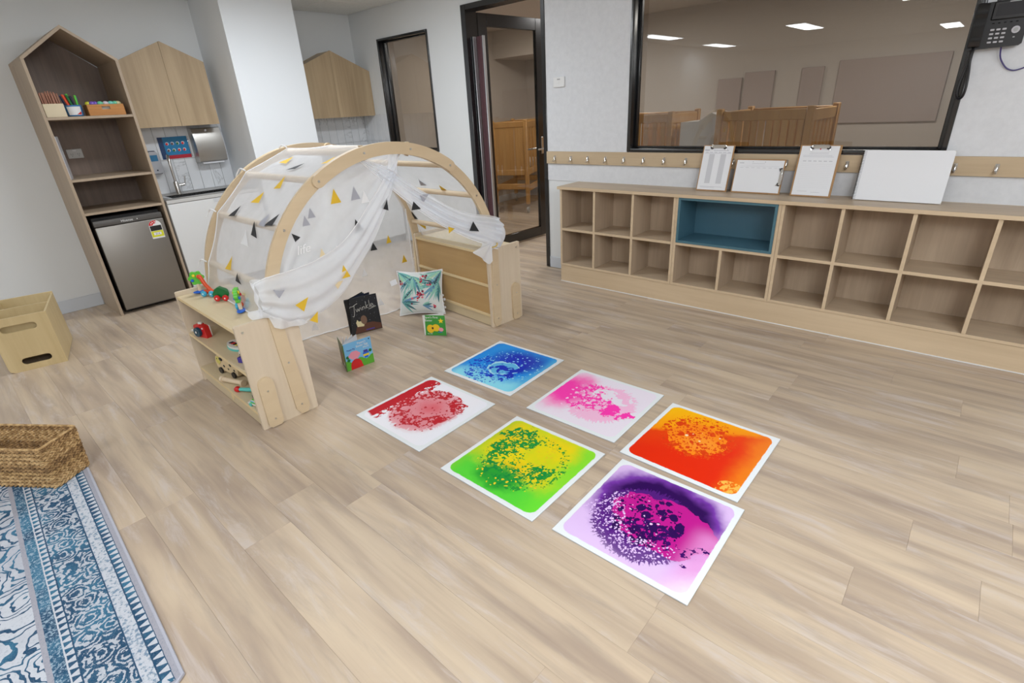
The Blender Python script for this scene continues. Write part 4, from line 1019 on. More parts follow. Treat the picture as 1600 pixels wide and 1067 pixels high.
# ---------------------------------------------------------------- toys on the left shelf
LP = lambda x, y, z: tuple(ML @ Vector((x, y, z)))      # shelf frame to world
TOPZ, MIDZ, LOWZ = .5245, .3055, .0905
def local_on(wx, wy): return ML.inverted() @ Vector((wx, wy, 0))
def scallop(r, n, k, dep): return [((r+dep*cos(k*2*pi*i/n))*cos(2*pi*i/n), (r+dep*cos(k*2*pi*i/n))*sin(2*pi*i/n)) for i in range(n)]
def toytree(label, loc, rot, crown):
    t = thing('toy_tree', label, 'toy', loc, rot)
    part('base', MB().sphere((0, 0, .008), .03, (1.25, .7, .27), None, 16, 8), M_tblue, t)
    part('trunk', MB().cyl((0, 0, .012), (0, 0, .055), .009, 12, .010), M_dowel, t)
    fr = lambda a, b_, c_: (a, c_, b_+.088)
    part('crown', MB().prism(scallop(.036, 48, 6, .004), (-.009, .009), fr), M_lgreen, t)
    for i, (m, x, z) in enumerate([(M_yellow, -.008, .104), (M_tblue, -.020, .078), (M_red, .018, .086)]):
        for s_ in (-1, 1): part('bead', MB().sphere((x, s_*.011, z), .0085, (1, .7, 1), None, 12, 8), m, t)
    return t
toytree('green wooden toy tree with beads at the far end of the shelf top', (-3.155, .868, TOPZ), radians(62), True)
toytree('green wooden toy tree seen edge on, nearest on the shelf top', (-2.625, .872, TOPZ), radians(148), True)
def wheelpair(t, x, m, r=.017, w=.022):
    for s_ in (-1, 1):
        part('wheel', MB().lathe([(r*.3, -.006), (r*.85, -.006), (r, -.002), (r, .003), (r*.8, .007), (r*.3, .008)], (0, 0, 0), 18).xf(Matrix.Translation((x, s_*w, r)) @ Matrix.Rotation(-s_*pi/2, 4, 'X')), m, t)
        part('hub', MB().sphere((x, s_*(w+.007), r), .005, (1, .6, 1), None, 8, 6), M_lightp, t)
def fyp(a, b_, c_): return (a, c_, b_)
t = thing('pull_along_toy', 'toy on cyan wheels with a long orange neck, left of the green one', 'toy', (-3.055, .885, TOPZ), radians(30))
part('neck', MB().tube(smoothp([(.03, 0, .018), (.005, 0, .035), (-.018, 0, .065), (-.03, 0, .095), (-.037, 0, .108), (-.048, 0, .106)], 5), .0105, 12), M_orange, t)
part('body', MB().tube([(.045, 0, .020), (.0, 0, .022), (-.03, 0, .022)], .012, 12), M_orange, t)
wheelpair(t, -.022, M_cyan); wheelpair(t, .028, M_cyan)
t = thing('pull_along_toy', 'dark green humped toy on red wheels on the shelf top', 'toy', (-2.905, .900, TOPZ), radians(38))
part('hump', MB().prism([(-.05, .02), (.055, .016), (.05, .032), (.02, .058), (-.015, .074), (-.035, .062), (-.052, .036)], (-.012, .012), fyp), M_dgreen, t)
wheelpair(t, -.024, M_red); wheelpair(t, .022, M_red)
t = thing('pull_along_toy', 'low red toy on cyan wheels beside the nearest toy tree', 'toy', (-2.705, .915, TOPZ), radians(-28))
part('body', MB().tube(smoothp([(-.05, 0, .02), (-.01, 0, .03), (.035, 0, .022), (.062, 0, .03)], 5), [.012]*15+[.009], 12), M_orange, t)
wheelpair(t, -.02, M_cyan); wheelpair(t, .04, M_cyan)
for i, (m, x, y, z) in enumerate([(M_red, -.062, 0, .012), (M_yellow, -.05, .004, .044), (M_red, -.02, .0, .047)]): part('bead', MB().sphere((x, y, z), .011), m, t)
# middle shelf
t = thing('toy_camera', 'red toy camera with a dark blue lens on the middle toy shelf', 'toy', (-3.075, .795, MIDZ), radians(14))
part('body', MB().prism([(-.048, 0), (.048, 0), (.05, .01), (.046, .066), (.03, .072), (.012, .072), (.008, .078), (-.018, .078), (-.022, .072), (-.042, .070), (-.05, .06)], (-.014, .014), fyp), M_red, t)
part('back_plate', MB().box((.002, .019, .036), (.092, .009, .064), None, .003), M_twhite, t)
part('lens', MB().lathe([(.001, .0), (.026, .0), (.028, .006), (.026, .016), (.018, .017), (.001, .012)], (0, 0, 0), 22).xf(Matrix.Translation((-.008, -.014, .034)) @ Matrix.Rotation(pi/2, 4, 'X')), flat('lens_blue', W(24, 70, 92), .25), t)
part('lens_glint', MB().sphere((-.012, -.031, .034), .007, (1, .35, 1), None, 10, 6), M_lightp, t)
part('flash_button', MB().sphere((.027, -.014, .056), .0055, (1, .5, 1), None, 10, 6), M_lightp, t)
part('shutter_button', MB().lathe([(.012, 0), (.012, .008), (.009, .011), (.001, .012)], (.0, 0, .076), 14), M_twhite, t)
solo('toy_stick', MB().tube([(-3.235, .775, MIDZ+.010), (-3.13, .80, MIDZ+.010)], [.009, .006], 10), M_twhite, 'white toy stick left of the red camera', 'toy')
def slab(name, label, pts, h, m, loc, rot, extra=()):
    t = thing(name, label, 'toy', loc, rot)
    part('base', MB().prism(pts, (0, h*.45)), M_teal if name == 'toy_piano' else m, t)
    part('top', MB().prism([(a*.97, b_*.95) for a, b_ in pts], (h*.45, h)), m, t)
    for nm, c_, sz, mm in extra: part(nm, MB().box(c_, sz, None, min(sz)*.2), mm, t)
    return t
ov = [(.085*cos(2*pi*i/20)*(1 if cos(2*pi*i/20) < 0 else .9), .045*sin(2*pi*i/20)) for i in range(20)]
slab('toy_piano', 'white topped teal based toy tray on the middle toy shelf', ov, .022, M_twhite, (-2.745, .85, MIDZ), radians(6),
     [('key', (-.045+.02*i, -.012, .0235), (.012, .022, .004), mm) for i, mm in enumerate([M_navy, M_red, M_blackp, M_yellow, M_navy])])
slab('toy_car', 'small grey and white toy car on the middle toy shelf', [(-.045, -.022), (.045, -.022), (.05, 0), (.045, .022), (-.045, .022), (-.05, 0)], .030, M_twhite, (-2.585, .835, MIDZ), radians(20),
     [('window', (.0, 0, .034), (.05, .03, .010), M_greyp), ('wheel', (-.025, -.024, .010), (.02, .006, .02), M_blackp), ('wheel', (.025, -.024, .010), (.02, .006, .02), M_blackp)])
t = thing('wooden_tray', 'pale wooden tray edge sticking out at the middle toy shelf', 'toy', (-2.52, .775, MIDZ), 0)
part('tray', MB().prism([(-.10, -.028), (-.085, -.036), (.09, -.036), (.12, -.03), (.12, .05), (-.10, .05)], (0, .012)), M_plyx, t)
solo('toy_card_box', MB().b2((-.035, -.020, 0), (.035, .020, .028), .002), M_purple, 'purple toy box standing on the wooden tray edge', 'toy', None, (-2.50, .79, MIDZ+.0125), radians(28))
# bottom shelf
t = thing('toy_dog', 'wooden dalmatian toy with black spots on the bottom toy shelf', 'toy', (-2.955, .83, LOWZ), radians(6)) if False else thing('spotted_toy', 'pale wooden rolling toy animal with black spots on the bottom toy shelf', 'toy', (-2.945, .84, LOWZ), radians(8))
M_spot = flat('natural_wood', W(222, 200, 160), .45)
part('body', MB().prism([(-.105, .03), (-.09, .018), (.10, .018), (.11, .06), (.085, .085), (.02, .092), (-.03, .110), (-.07, .112), (-.10, .095), (-.115, .06)], (-.020, .020), fyp), M_spot, t)
part('face_patch', MB().prism([(-.098, .06), (-.075, .05), (-.055, .07), (-.06, .10), (-.085, .10), (-.1, .085)], (-.022, -.020), fyp), flat('patch_yellow', W(216, 206, 110), .45), t)
part('ear', MB().sphere((-.045, -.022, .09), .012, (1.5, .3, .9), None, 12, 6), M_blackp, t)
for x, z, s_ in ((-.03, .05, .010), (.04, .07, .012), (.07, .045, .009), (.01, .04, .008)): part('spot', MB().sphere((x, -.020, z), s_, (1, .12, .8), None, 10, 6), M_blackp, t)
part('eye', MB().sphere((-.085, -.022, .085), .004, (1, .4, 1), None, 8, 6), M_blackp, t)
for x in (-.065, .065):
    part('wheel', MB().cyl((x, -.030, .018), (x, -.021, .018), .018, 16), M_blackp, t); part('wheel', MB().cyl((x, .021, .018), (x, .030, .018), .018, 16), M_blackp, t)
t = thing('rolling_pin', 'small wooden rolling pin lying on the bottom toy shelf', 'toy', (-2.86, .775, LOWZ), radians(18))
part('roller', MB().cyl((-.02, 0, .018), (.12, 0, .018), .013, 16), M_dowel, t)
part('end_disc', MB().cyl((-.034, 0, .018), (-.02, 0, .018), .0185, 18), M_dowel, t); part('end_disc', MB().cyl((.12, 0, .018), (.134, 0, .018), .0185, 18), M_dowel, t)
t = thing('maraca', 'teal handled toy maraca with red end on the bottom toy shelf', 'toy', (-2.66, .79, LOWZ), radians(32))
part('handle', MB().tube([(-.03, 0, .017), (.05, 0, .017), (.12, 0, .019)], [.009, .012, .015], 14), M_teal, t)
part('red_end', MB().sphere((-.042, 0, .017), .0165), M_red, t)
t = thing('jigsaw_blocks', 'jumble of grey and white toy blocks on the bottom toy shelf', 'toy', (-2.53, .84, LOWZ), radians(10))
part('block', MB().box((-.02, 0, .018), (.04, .036, .036), rz(.3), .003), M_twhite, t); part('block', MB().box((.03, .005, .018), (.036, .036, .036), rz(-.2), .003), M_greyp, t); part('block', MB().box((.005, 0, .050), (.03, .028, .026), rz(.7), .003), M_twhite, t)
part('block', MB().box((-.028, -.038, .012), (.024, .024, .024), rz(.4), .003), M_blackp, t)
t = thing('toy_racer', 'white toy car with green stripe, nearest on the bottom toy shelf', 'toy', (-2.46, .775, LOWZ), radians(12))
part('body', MB().prism([(-.055, .008), (.05, .008), (.052, .02), (.02, .026), (.0, .036), (-.025, .036), (-.04, .022), (-.058, .018)], (-.022, .022), fyp), M_twhite, t)
part('stripe', MB().b2((-.03, -.0235, .020), (.03, -.022, .027)).b2((-.024, -.018, .036), (.0, .018, .038)), M_lgreen, t)
part('window', MB().b2((-.03, -.0228, .027), (-.004, -.022, .033)), M_cyan, t)
for x in (-.034, .032):
    for s_ in (-1, 1): part('wheel', MB().cyl((x, s_*.020, .010), (x, s_*.026, .010), .010, 14), M_teal, t)

# ---------------------------------------------------------------- books
def book(name, label, o, dirf, wf, dirb, wb, h, mf, mb_, leanf=0., pages=0, th=.003, block=0., pm_=None):
    t = thing(name, label, 'book', (*o, 0)); t['group'] = 'picture books standing open on the floor'
    out = []
    for nm, d, wd, m in (('front_cover', dirf, wf, mf), ('back_cover', dirb, wb, mb_)):
        dv = Vector((cos(d), sin(d), 0)); up_ = Vector((0, 0, 1))
        nrm = dv.cross(up_) if nm == 'front_cover' else up_.cross(dv)
        up2 = (up_-nrm*leanf).normalized() if nm == 'front_cover' else up_
        M = frame((0, 0, .001), dv, up2) if nm == 'front_cover' else frame((0, 0, .001), dv, up_)
        b = MB().b2((0, 0, -.0 if nm == 'front_cover' else 0), (wd, h, -th if nm == 'front_cover' else th), .0006)
        c_ = part(nm, b.xf(M), m, t); out.append((c_, M))
        if block and nm == 'front_cover':
            s_ = -1 if nm == 'front_cover' else 1
            part('page_block', MB().b2((.003, .003, s_*th), (wd-.003, h-.003, s_*(th+block))).xf(M), M_paper, t)
    for k in range(pages):
        a = dirf+(dirb-dirf)*(.35+.6*(k+1)/(pages+1)); dv = Vector((cos(a), sin(a), 0))
        part('page', MB().b2((.002, .003, -.0003), ((wf if k < pages/2 else wb)*.96, h-.003, .0003)).xf(frame((0, 0, .001), dv, Vector((-.04*dirf, 0, 1)) if leanf else (0, 0, 1))), pm_ or M_paper, t)
    part('spine', MB().cyl((0, 0, .001), (0, 0, h), th*1.4, 8), mb_, t)
    return t, out[0], out[1]
# nearest book: blue sky, green hills
t, (fc, fm), (bc, bm2) = book('picture_book', 'blue and green picture book standing open, nearest the coloured floor tiles', (-2.582, 1.335), radians(84), .180, radians(160), .150, .172, flat('cover_sky', W(120, 186, 232), .3), flat('cover_green', W(86, 112, 62), .35), 0, 4)
M_hill = flat('cover_hill', W(92, 170, 52), .35)
part('green_hill', MB().prism([(0, 0), (.18, 0), (.18, .06)]+[(.18-.18*i/12, .052+.012*cos(i*1.1)) for i in range(1, 13)], (.0001, .0005)).xf(fm), M_hill, fc)
part('red_patch', MB().prism([(.028, 0)]+[(.066+.036*cos(pi-pi*i/10), .04*sin(pi*i/10)+.022) for i in range(11)]+[(.108, 0)], (.0006, .0009)).xf(fm), M_red, fc)
part('pink_cloud', MB().prism([(.062+.036*cos(i*pi/10)+.004*cos(i*pi/2), .088+.026*sin(i*pi/10)) for i in range(20)], (.0006, .0010)).xf(fm), M_pink, fc)
for z0_, m in ((0, M_tblue), (1, M_yellow), (2, M_tblue), (3, M_purple)):
    s_ = [.012, .019, .020, .014][z0_]
    part('egg_band', MB().prism([(.135-s_, .046+.013*z0_), (.135+s_, .046+.013*z0_), (.135+s_*.96, .059+.013*z0_), (.135-s_*.96, .059+.013*z0_)], (.0006, .0010)).xf(fm), m, fc)
for x, y in ((.018, .085), (.022, .065), (.165, .085)): part('bush', MB().prism([(x+.010*cos(i*pi/6), y+.010*sin(i*pi/6)) for i in range(12)], (.0006, .0009)).xf(fm), M_dgreen, fc)
for i, (s_, y, x) in enumerate((("Peppa's", .154, .118), ("Easter Egg", .136, .118), ("Hunt", .118, .142))):
    text('title_lettering', s_, .0185, M_lightp, fc, fm @ Matrix.Translation((x, y, .0008)))
text('series_lettering', 'Peppa Pig', .013, M_purple, fc, fm @ Matrix.Translation((.045, .128, .0008)))
part('publisher_dot', MB().prism([(.168+.004*cos(i*pi/5), .160+.004*sin(i*pi/5)) for i in range(10)], (.0003, .0008)).xf(fm), M_navy, fc)
part('back_panel_print', MB().b2((.03, .03, -.0004), (.12, .10, -.0001)).xf(bm2), flat('cover_brown', W(140, 104, 62), .4), bc)
part('back_panel_print', MB().b2((.02, .02, -.0006), (.06, .045, -.0002)).xf(bm2), M_lightp, bc)
# dark book
M_bk = flat('cover_black', W(20, 24, 30), .3)
t, (fc, fm), (bc, bm2) = book('picture_book', 'black picture book with silver script title standing before the sheer curtain', (-3.040, 1.655), radians(74), .225, radians(112), .20, .255, M_bk, M_bk, .10, 2, pm_=M_navy)
STK = [[(0, .74), (.03, .82), (.12, .80), (.22, .86), (.31, .90)], [(.18, .83), (.155, .55), (.13, .25), (.09, .12), (.05, .18)], [(.22, .58), (.23, .43), (.26, .38), (.30, .55), (.31, .43), (.34, .38), (.38, .58)],
       [(.42, .57), (.425, .43), (.45, .38)], [(.42, .68), (.425, .67)], [(.48, .38), (.48, .57)], [(.48, .48), (.52, .57), (.56, .53), (.565, .39)], [(.62, .38), (.63, .86)], [(.70, .60), (.63, .48), (.71, .38)],
       [(.755, .38), (.765, .87)], [(.80, .47), (.90, .50), (.87, .58), (.81, .56), (.80, .44), (.85, .37), (.95, .42)], [(.70, .29), (.85, .31), (1.0, .35)]]
lt = MB()
for q in STK: lt.tube([(p.x, p.y, .0006) for p in smoothp([(.028+.180*a_, .112+.105*b_+.02*a_, 0) for a_, b_ in q], 4)], .0016, 5)
part('title_lettering', lt.xf(fm), flat('silver_print', (.62, .62, .58), .35), fc)
part('ground_print', MB().prism([(.03, .004), (.222, .004), (.222, .040), (.17, .062), (.10, .066), (.05, .05)], (.0001, .0005)).xf(fm), flat('print_russet', W(92, 54, 38), .4), fc)
part('cream_print', MB().prism([(.055, .05), (.10, .045), (.112, .085), (.095, .10), (.085, .085), (.07, .085), (.062, .10), (.05, .08)], (.0005, .0009)).xf(fm), flat('print_cream', W(222, 212, 168), .4), fc)
part('tan_print', MB().prism([(.107+.022*cos(i*pi/8), .09+.032*sin(i*pi/8)) for i in range(16)], (.0009, .0012)).xf(fm), flat('print_tan', W(120, 92, 74), .4), fc)
for i in range(46):
    x, y = random.uniform(.01, .215), random.uniform(.07, .248); s_ = random.uniform(.0008, .0018)
    part('star_print', MB().prism([(x-s_, y), (x, y-s_), (x+s_, y), (x, y+s_)], (.0001, .0005)).xf(fm), M_ink, fc)
part('label_print', MB().b2((.11, .012, .0005), (.17, .02, .0008)).xf(fm), M_purple, fc)
# green board book
t, (fc, fm), (bc, bm2) = book('board_book', 'small green board book standing open beside the leaf print cushion', (-2.617, 1.962), radians(31), .152, radians(52), .14, .145, flat('cover_grass_green', W(62, 150, 62), .3), flat('cover_pale', (.7, .7, .68), .4), .02, 0, .002, .009)
part('yellow_star', MB().prism([(.122+(.020 if i % 2 == 0 else .009)*sin(i*pi/5), .106+(.020 if i % 2 == 0 else .009)*cos(i*pi/5)) for i in range(10)], (.0001, .0006)).xf(fm), M_yellow, fc)
M_yo = flat('print_yellow', W(238, 196, 40), .4)
part('egg_print', MB().prism([(.045+.026*cos(i*pi/10), .048+.030*sin(i*pi/10)) for i in range(20)], (.0001, .0006)).xf(fm), M_yo, fc)
part('egg_print', MB().prism([(.083+.027*cos(i*pi/10), .056+.026*sin(i*pi/10)) for i in range(20)], (.0002, .0007)).xf(fm), M_yo, fc)
part('brown_spot', MB().prism([(.060+.007*cos(i*pi/6), .053+.009*sin(i*pi/6)) for i in range(12)], (.0007, .0010)).xf(fm), flat('print_brown', W(74, 44, 30), .4), fc)
part('pink_egg', MB().prism([(.118+.017*cos(i*pi/8), .044+.014*sin(i*pi/8)) for i in range(16)], (.0003, .0009)).xf(fm), M_pink, fc)
part('blue_line', MB().b2((.095, .022, .0003), (.125, .026, .0007)).xf(fm), M_tblue, fc)
text('title_lettering', "Spot's First", .021, M_lightp, fc, fm @ Matrix.Translation((.010, .130, .0006)), align='LEFT')
text('title_lettering', "Easter", .021, M_lightp, fc, fm @ Matrix.Translation((.010, .108, .0006)), align='LEFT')
text('author_lettering', "Eric Hill", .011, M_lightp, fc, fm @ Matrix.Translation((.020, .012, .0006)), align='LEFT')

# ---------------------------------------------------------------- cushion
cu = thing('cushion', 'square leaf and blossom print cushion leaning against the right toy shelf', 'cushion', (-2.925, 2.195, .0), atan2(.199, .229), None, (radians(90-17), 0, atan2(.199, .229)))
CW, CHh, CB = .170, .165, .062
def cush(u, v, s_=1, off=0.):
    x = u*(CW-.018*(1-v*v)); y = CHh+.004+v*(CHh-.018*(1-u*u))
    z = CB*((1-abs(u)**2.6)*(1-abs(v)**2.6))**.62*s_
    wr = .003*sin(u*9+v*4)*sin(v*11-u*3)*(1-u*u)*(1-v*v)
    return (x, y, z+wr+off*s_+.0)
M_cusf = flat('cushion_white_cotton', (.74, .80, .80), .85); M_cusb = flat('cushion_navy_back', W(52, 60, 78), .85)
cfo = part('front_cloth', MB().grid(lambda a, b_: cush(2*a-1, 2*b_-1), 26, 26), M_cusf, cu, smooth=80)
part('back_cloth', MB().grid(lambda a, b_: cush(2*a-1, 2*b_-1, -1), 26, 26), M_cusb, cu, smooth=80)
bd = [(u, -1) for u in [(-1+2*i/20) for i in range(20)]]+[(1, -1+2*i/20) for i in range(20)]+[(1-2*i/20, 1) for i in range(20)]+[(-1, 1-2*i/20) for i in range(20)]
part('piping', MB().tube([cush(u, v) for u, v in bd], .0045, 8, closed=True), M_hem, cu)
def leafpt(cx, cy, ang, L, wd, m, bend=.0):
    b = MB(); N = 8; rows = []
    for i in range(N+1):
        q = i/N; a = ang+bend*q
        px, py = cx+L*q*cos(a), cy+L*q*sin(a); hw = wd*sin(pi*min(q*.92+.06, 1))*.5
        row = []
        for s_ in (-1, 0, 1):
            uu, vv = px-s_*hw*sin(a), py+s_*hw*cos(a)
            row.append(b.bm.verts.new(cush(min(max(uu, -.97), .97), min(max(vv, -.97), .97), 1, .0014)))
        rows.append(row)
    for i in range(N):
        for k in range(2): b.bm.faces.new((rows[i][k], rows[i+1][k], rows[i+1][k+1], rows[i][k+1]))
    part('leaf_print', b, m, cfo, smooth=80)
LV = [flat('leaf_'+n, c_, .85) for n, c_ in (('teal', W(112, 178, 176)), ('mint', W(150, 206, 192)), ('deep', W(70, 124, 132)), ('blue', W(110, 156, 192)), ('dark', W(58, 84, 100)), ('lime', W(176, 216, 176)))]
rr = random.Random(11)
for cx, cy, a0, a1, n, L in [(-.28, .82, 185, 335, 17, 1.1), (.90, .42, 150, 275, 16, 1.05), (-.92, -.38, -40, 66, 10, .95), (.95, .95, 165, 260, 9, .85), (-.95, .95, 270, 345, 7, .8), (.1, -.62, -30, 30, 4, .5)]:
    for i in range(n):
        leafpt(cx, cy, radians(a0+(a1-a0)*i/(n-1)+rr.uniform(-3, 3)), L*rr.uniform(.75, 1.05), rr.uniform(.07, .12), LV[rr.choice([0, 1, 0, 1, 1, 2, 3, 5, 0, 4])], rr.uniform(-.15, .15))
FL = [flat('blossom_pink', W(226, 120, 136), .85), flat('blossom_red', W(202, 48, 70), .85), flat('blossom_plum', W(120, 44, 70), .85)]
for fx_, fy_, n in [(.02, -.08, 15), (.18, .68, 11), (-.95, .55, 5), (.75, -.72, 4), (-.27, -.36, 4), (.42, .48, 4)]:
    for i in range(n):
        u, v = fx_+rr.uniform(-.17, .17), fy_+rr.uniform(-.16, .16); r_2 = rr.uniform(.03, .06); m = FL[rr.choice([0, 0, 1, 1, 2])]
        b = MB(); c0 = b.bm.verts.new(cush(max(-.97, min(.97, u)), max(-.97, min(.97, v)), 1, .0026)); rg = [b.bm.verts.new(cush(max(-.97, min(.97, u+r_2*cos(k*pi/4))), max(-.97, min(.97, v+r_2*sin(k*pi/4))), 1, .0022)) for k in range(8)]
        for k in range(8): b.bm.faces.new((c0, rg[k], rg[(k+1) % 8]))
        part('blossom_print', b, m, cfo, smooth=80)
part('care_tag', MB().box((-.198, .252, .012), (.05, .038, .0012), rz(.35)), M_paper, cu, 'white care tag')
b = MB()
for i in range(5): b.sphere((.150+.012*(i % 2), .02+.03*i, -.045), .011, (1, 1, .8))
part('back_trim', b, M_hem, cu)

# ---------------------------------------------------------------- six liquid filled floor tiles
def gel(name, build):
    g = G(name); o = g.obj(); s_ = g.sep(o); x, y = s_[0], s_[1]
    p2 = g.comb(x, y, 0.)
    def warp(sc, amp): return g.vadd(p2, g.vmul(g.vadd(g.noise(p2, sc, 3, .6, 0, True), (-.5, -.5, -.5)), (amp, amp, 0)))
    wv, wf = warp(8, .10), warp(24, .03)
    def dist(cx, cy, ax=1., ay=1., vec=None):
        q = g.sep(wv if vec is None else vec); a = g.mul(g.sub(q[0], cx), ax); b_ = g.mul(g.sub(q[1], cy), ay)
        return g.math('SQRT', g.add(g.mul(a, a), g.mul(b_, b_)))
    def drops(sc, thr, off=0.):
        nd = g.n('TexVoronoi', {'Vector': g.vadd(wf, (off, off*.7, 0)), 'Scale': sc}, feature='F1')
        return g.lt(nd.outputs['Distance'], g.mul(g.sep(nd.outputs['Color'])[0], thr))
    def n(sc, d=4, v=None): return g.noise(wf if v is None else v, sc, d, .6)
    def feather(cx, cy, r0, wd, k=9.):
        a = g.sub(x, cx); b_ = g.sub(y, cy); r = g.math('SQRT', g.add(g.mul(a, a), g.mul(b_, b_))); th = g.math('ARCTAN2', b_, a)
        f = g.noise(g.comb(g.mul(th, k), g.mul(r, 16.), 0.), 1.6, 3, .6)
        return g.step(g.add(f, g.math('DIVIDE', g.sub(r0, r), wd)), .47, .53)
    class D: pass
    D.g, D.x, D.y, D.dist, D.drops, D.n, D.feather = g, x, y, dist, drops, n, feather
    D.inv = staticmethod(lambda v: g.sub(1., v)); D.mx = staticmethod(lambda *v: v[0] if len(v) == 1 else g.math('MAXIMUM', v[0], D.mx(*v[1:])))
    D.holes = staticmethod(lambda: D.mx(drops(22, .60), drops(42, .60, .3), drops(84, .58, .7)))
    col = build(D)
    ax = g.sub(g.math('ABSOLUTE', x), .195); ay = g.sub(g.math('ABSOLUTE', y), .195)
    mx, my = g.math('MAXIMUM', ax, 0), g.math('MAXIMUM', ay, 0)
    dd_ = g.math('SQRT', g.add(g.mul(mx, mx), g.mul(my, my)))
    edge = g.step(g.add(dd_, g.mul(g.sub(n(30), .5), .008)), .0335, .0365)
    col = g.mix(edge, col, W(230, 236, 240))
    up_ = g.gt(g.sep(g.n('NewGeometry').outputs['Normal'])[2], .5)
    return g.bsdf(g.mix(up_, W(190, 195, 200), col), .35, Specular_IOR_Level=.12)
def b_red(D):
    g, x, y = D.g, D.x, D.y
    ho = D.holes()
    c = g.mix(D.feather(.0, .0, .185, .10), W(240, 240, 248), W(232, 176, 186))
    c = g.mix(g.sub(1., g.step(D.dist(.02, -.02), .10, .20)), c, W(224, 140, 150))
    c = g.mix(g.sub(1., g.step(D.dist(.01, .03), .0, .10)), c, W(222, 104, 116))
    d = D.dist(.005, .02)
    ring = g.gt(g.add(g.mul(g.mul(g.step(d, .075, .125), g.sub(1., g.step(d, .15, .19))), .5), D.n(11, 5)), .70)
    c = g.mix(g.mul(ring, D.inv(ho)), c, W(192, 30, 44))
    c = g.mix(g.mul(D.drops(52, .42, 1.3), g.lt(D.dist(.02, -.02), .17)), c, W(192, 40, 52))
    band = g.lt(g.add(x, g.mul(g.sub(D.n(10), .5), .09)), -.135)
    c = g.mix(g.mul(band, D.inv(g.mul(ho, g.gt(x, -.175)))), c, W(194, 24, 40))
    c = g.mix(g.step(g.add(g.mul(y, -1.), g.mul(g.sub(D.n(12), .5), .05)), .195, .21), c, W(240, 240, 248))
    return g.mix(g.step(g.add(x, g.mul(g.sub(D.n(8), .5), .08)), .15, .22), c, W(238, 240, 249))
def b_blue(D):
    g, x, y = D.g, D.x, D.y
    deep = g.sub(1., g.step(D.dist(.04, .08, .9, 1.15), .06, .22))
    c = g.mix(deep, W(30, 150, 236), W(8, 44, 190))
    c = g.mix(g.step(g.add(g.mul(y, -1.), g.mul(g.sub(D.n(7), .5), .20)), .06, .20), c, W(140, 222, 244))
    c = g.mix(g.mul(g.step(x, .17, .25), .6), c, W(110, 206, 236)); c = g.mix(g.mul(g.step(g.mul(x, -1.), .17, .25), .6), c, W(40, 128, 226))
    c = g.mix(g.mul(g.mx if False else D.mx(D.drops(44, .62), D.drops(80, .6, .4)), D.feather(-.03, -.06, .17, .10)), c, W(8, 66, 208))
    c = g.mix(g.mul(D.drops(56, .42, 2.), g.lt(D.dist(.02, .0), .20)), c, W(150, 216, 242))
    d = D.dist(.02, -.03, 1., 1.25)
    c = g.mix(g.lt(d, .098), c, W(96, 184, 230)); c = g.mix(g.mul(g.gt(d, .088), g.lt(d, .10)), c, W(164, 222, 242))
    c = g.mix(g.mul(g.lt(D.dist(.05, -.05), .105), g.gt(D.n(14, 4), .52)), c, W(10, 46, 190))
    return c
def b_pink(D):
    g, x, y = D.g, D.x, D.y
    ho = D.holes(); wh = W(236, 228, 242); pk = W(255, 60, 180)
    c = g.mix(g.mul(D.feather(.03, .0, .17, .12, 14.), .55), wh, W(252, 150, 208))
    c = g.mix(g.sub(1., g.step(g.add(D.dist(-.19, .02, 1.1, .75), g.mul(D.n(9), .10)), .10, .24)), c, pk)
    c = g.mix(g.mul(D.feather(-.05, .02, .13, .08, 12.), D.inv(ho)), c, pk)
    c = g.mix(g.mul(g.lt(D.dist(.05, .08, .8, 1.6), .09), g.gt(D.n(12, 3), .47)), c, wh)
    bl = g.gt(g.add(D.n(15, 4), g.mul(g.sub(.10, D.dist(.06, -.03, .62, 1.5)), 2.5)), .56)
    c = g.mix(g.mul(bl, D.inv(g.mul(ho, g.lt(x, .08)))), c, pk)
    return g.mix(g.mul(D.drops(40, .5, 1.), g.lt(D.dist(-.05, .0), .13)), c, W(250, 200, 230))
def b_green(D):
    g, x, y = D.g, D.x, D.y
    ho = D.holes(); dk = W(18, 142, 62)
    c = g.ramp(D.n(4, 3), [(.35, W(206, 218, 30)), (.5, W(234, 214, 18)), (.68, W(228, 196, 22))])
    c = g.mix(g.step(g.sub(g.mul(y, -1.), g.mul(D.n(7), .16)), -.04, .08), c, W(88, 214, 60))
    c = g.mix(g.mul(g.step(g.sub(x, g.mul(D.n(6), .12)), .06, .15), .85), c, W(110, 226, 54))
    c = g.mix(g.mul(g.step(g.mul(x, -1), .17, .25), .6), c, W(140, 214, 50)); c = g.mix(g.mul(g.step(y, .18, .26), .5), c, W(160, 226, 50))
    c = g.mix(g.sub(1., g.step(D.dist(-.02, -.14, .8, 1.3), .05, .12)), c, W(40, 160, 50))
    d = D.dist(-.01, .0)
    ring = g.gt(g.add(g.mul(g.mul(g.step(d, .05, .09), g.sub(1., g.step(d, .14, .20))), .42), D.n(12, 4)), .80)
    ring = g.mul(ring, D.inv(g.mul(g.gt(x, -.02), g.gt(y, .03))))
    top = g.mul(g.gt(g.add(D.n(14, 4), g.mul(g.sub(.10, D.dist(-.13, .10, 1.3, .8)), 3.)), .56), g.lt(x, 0))
    c = g.mix(g.mul(D.mx(ring, top), D.inv(ho)), c, dk)
    c = g.mix(g.mul(D.mx(D.drops(50, .5, .4), D.drops(90, .55, 1.4)), g.mul(D.feather(.0, .0, .19, .09), g.gt(D.dist(.05, .07, .8, 1.), .07))), c, W(40, 152, 56))
    return g.mix(g.mul(D.drops(60, .4, 2.), g.lt(d, .2)), c, W(226, 206, 40))
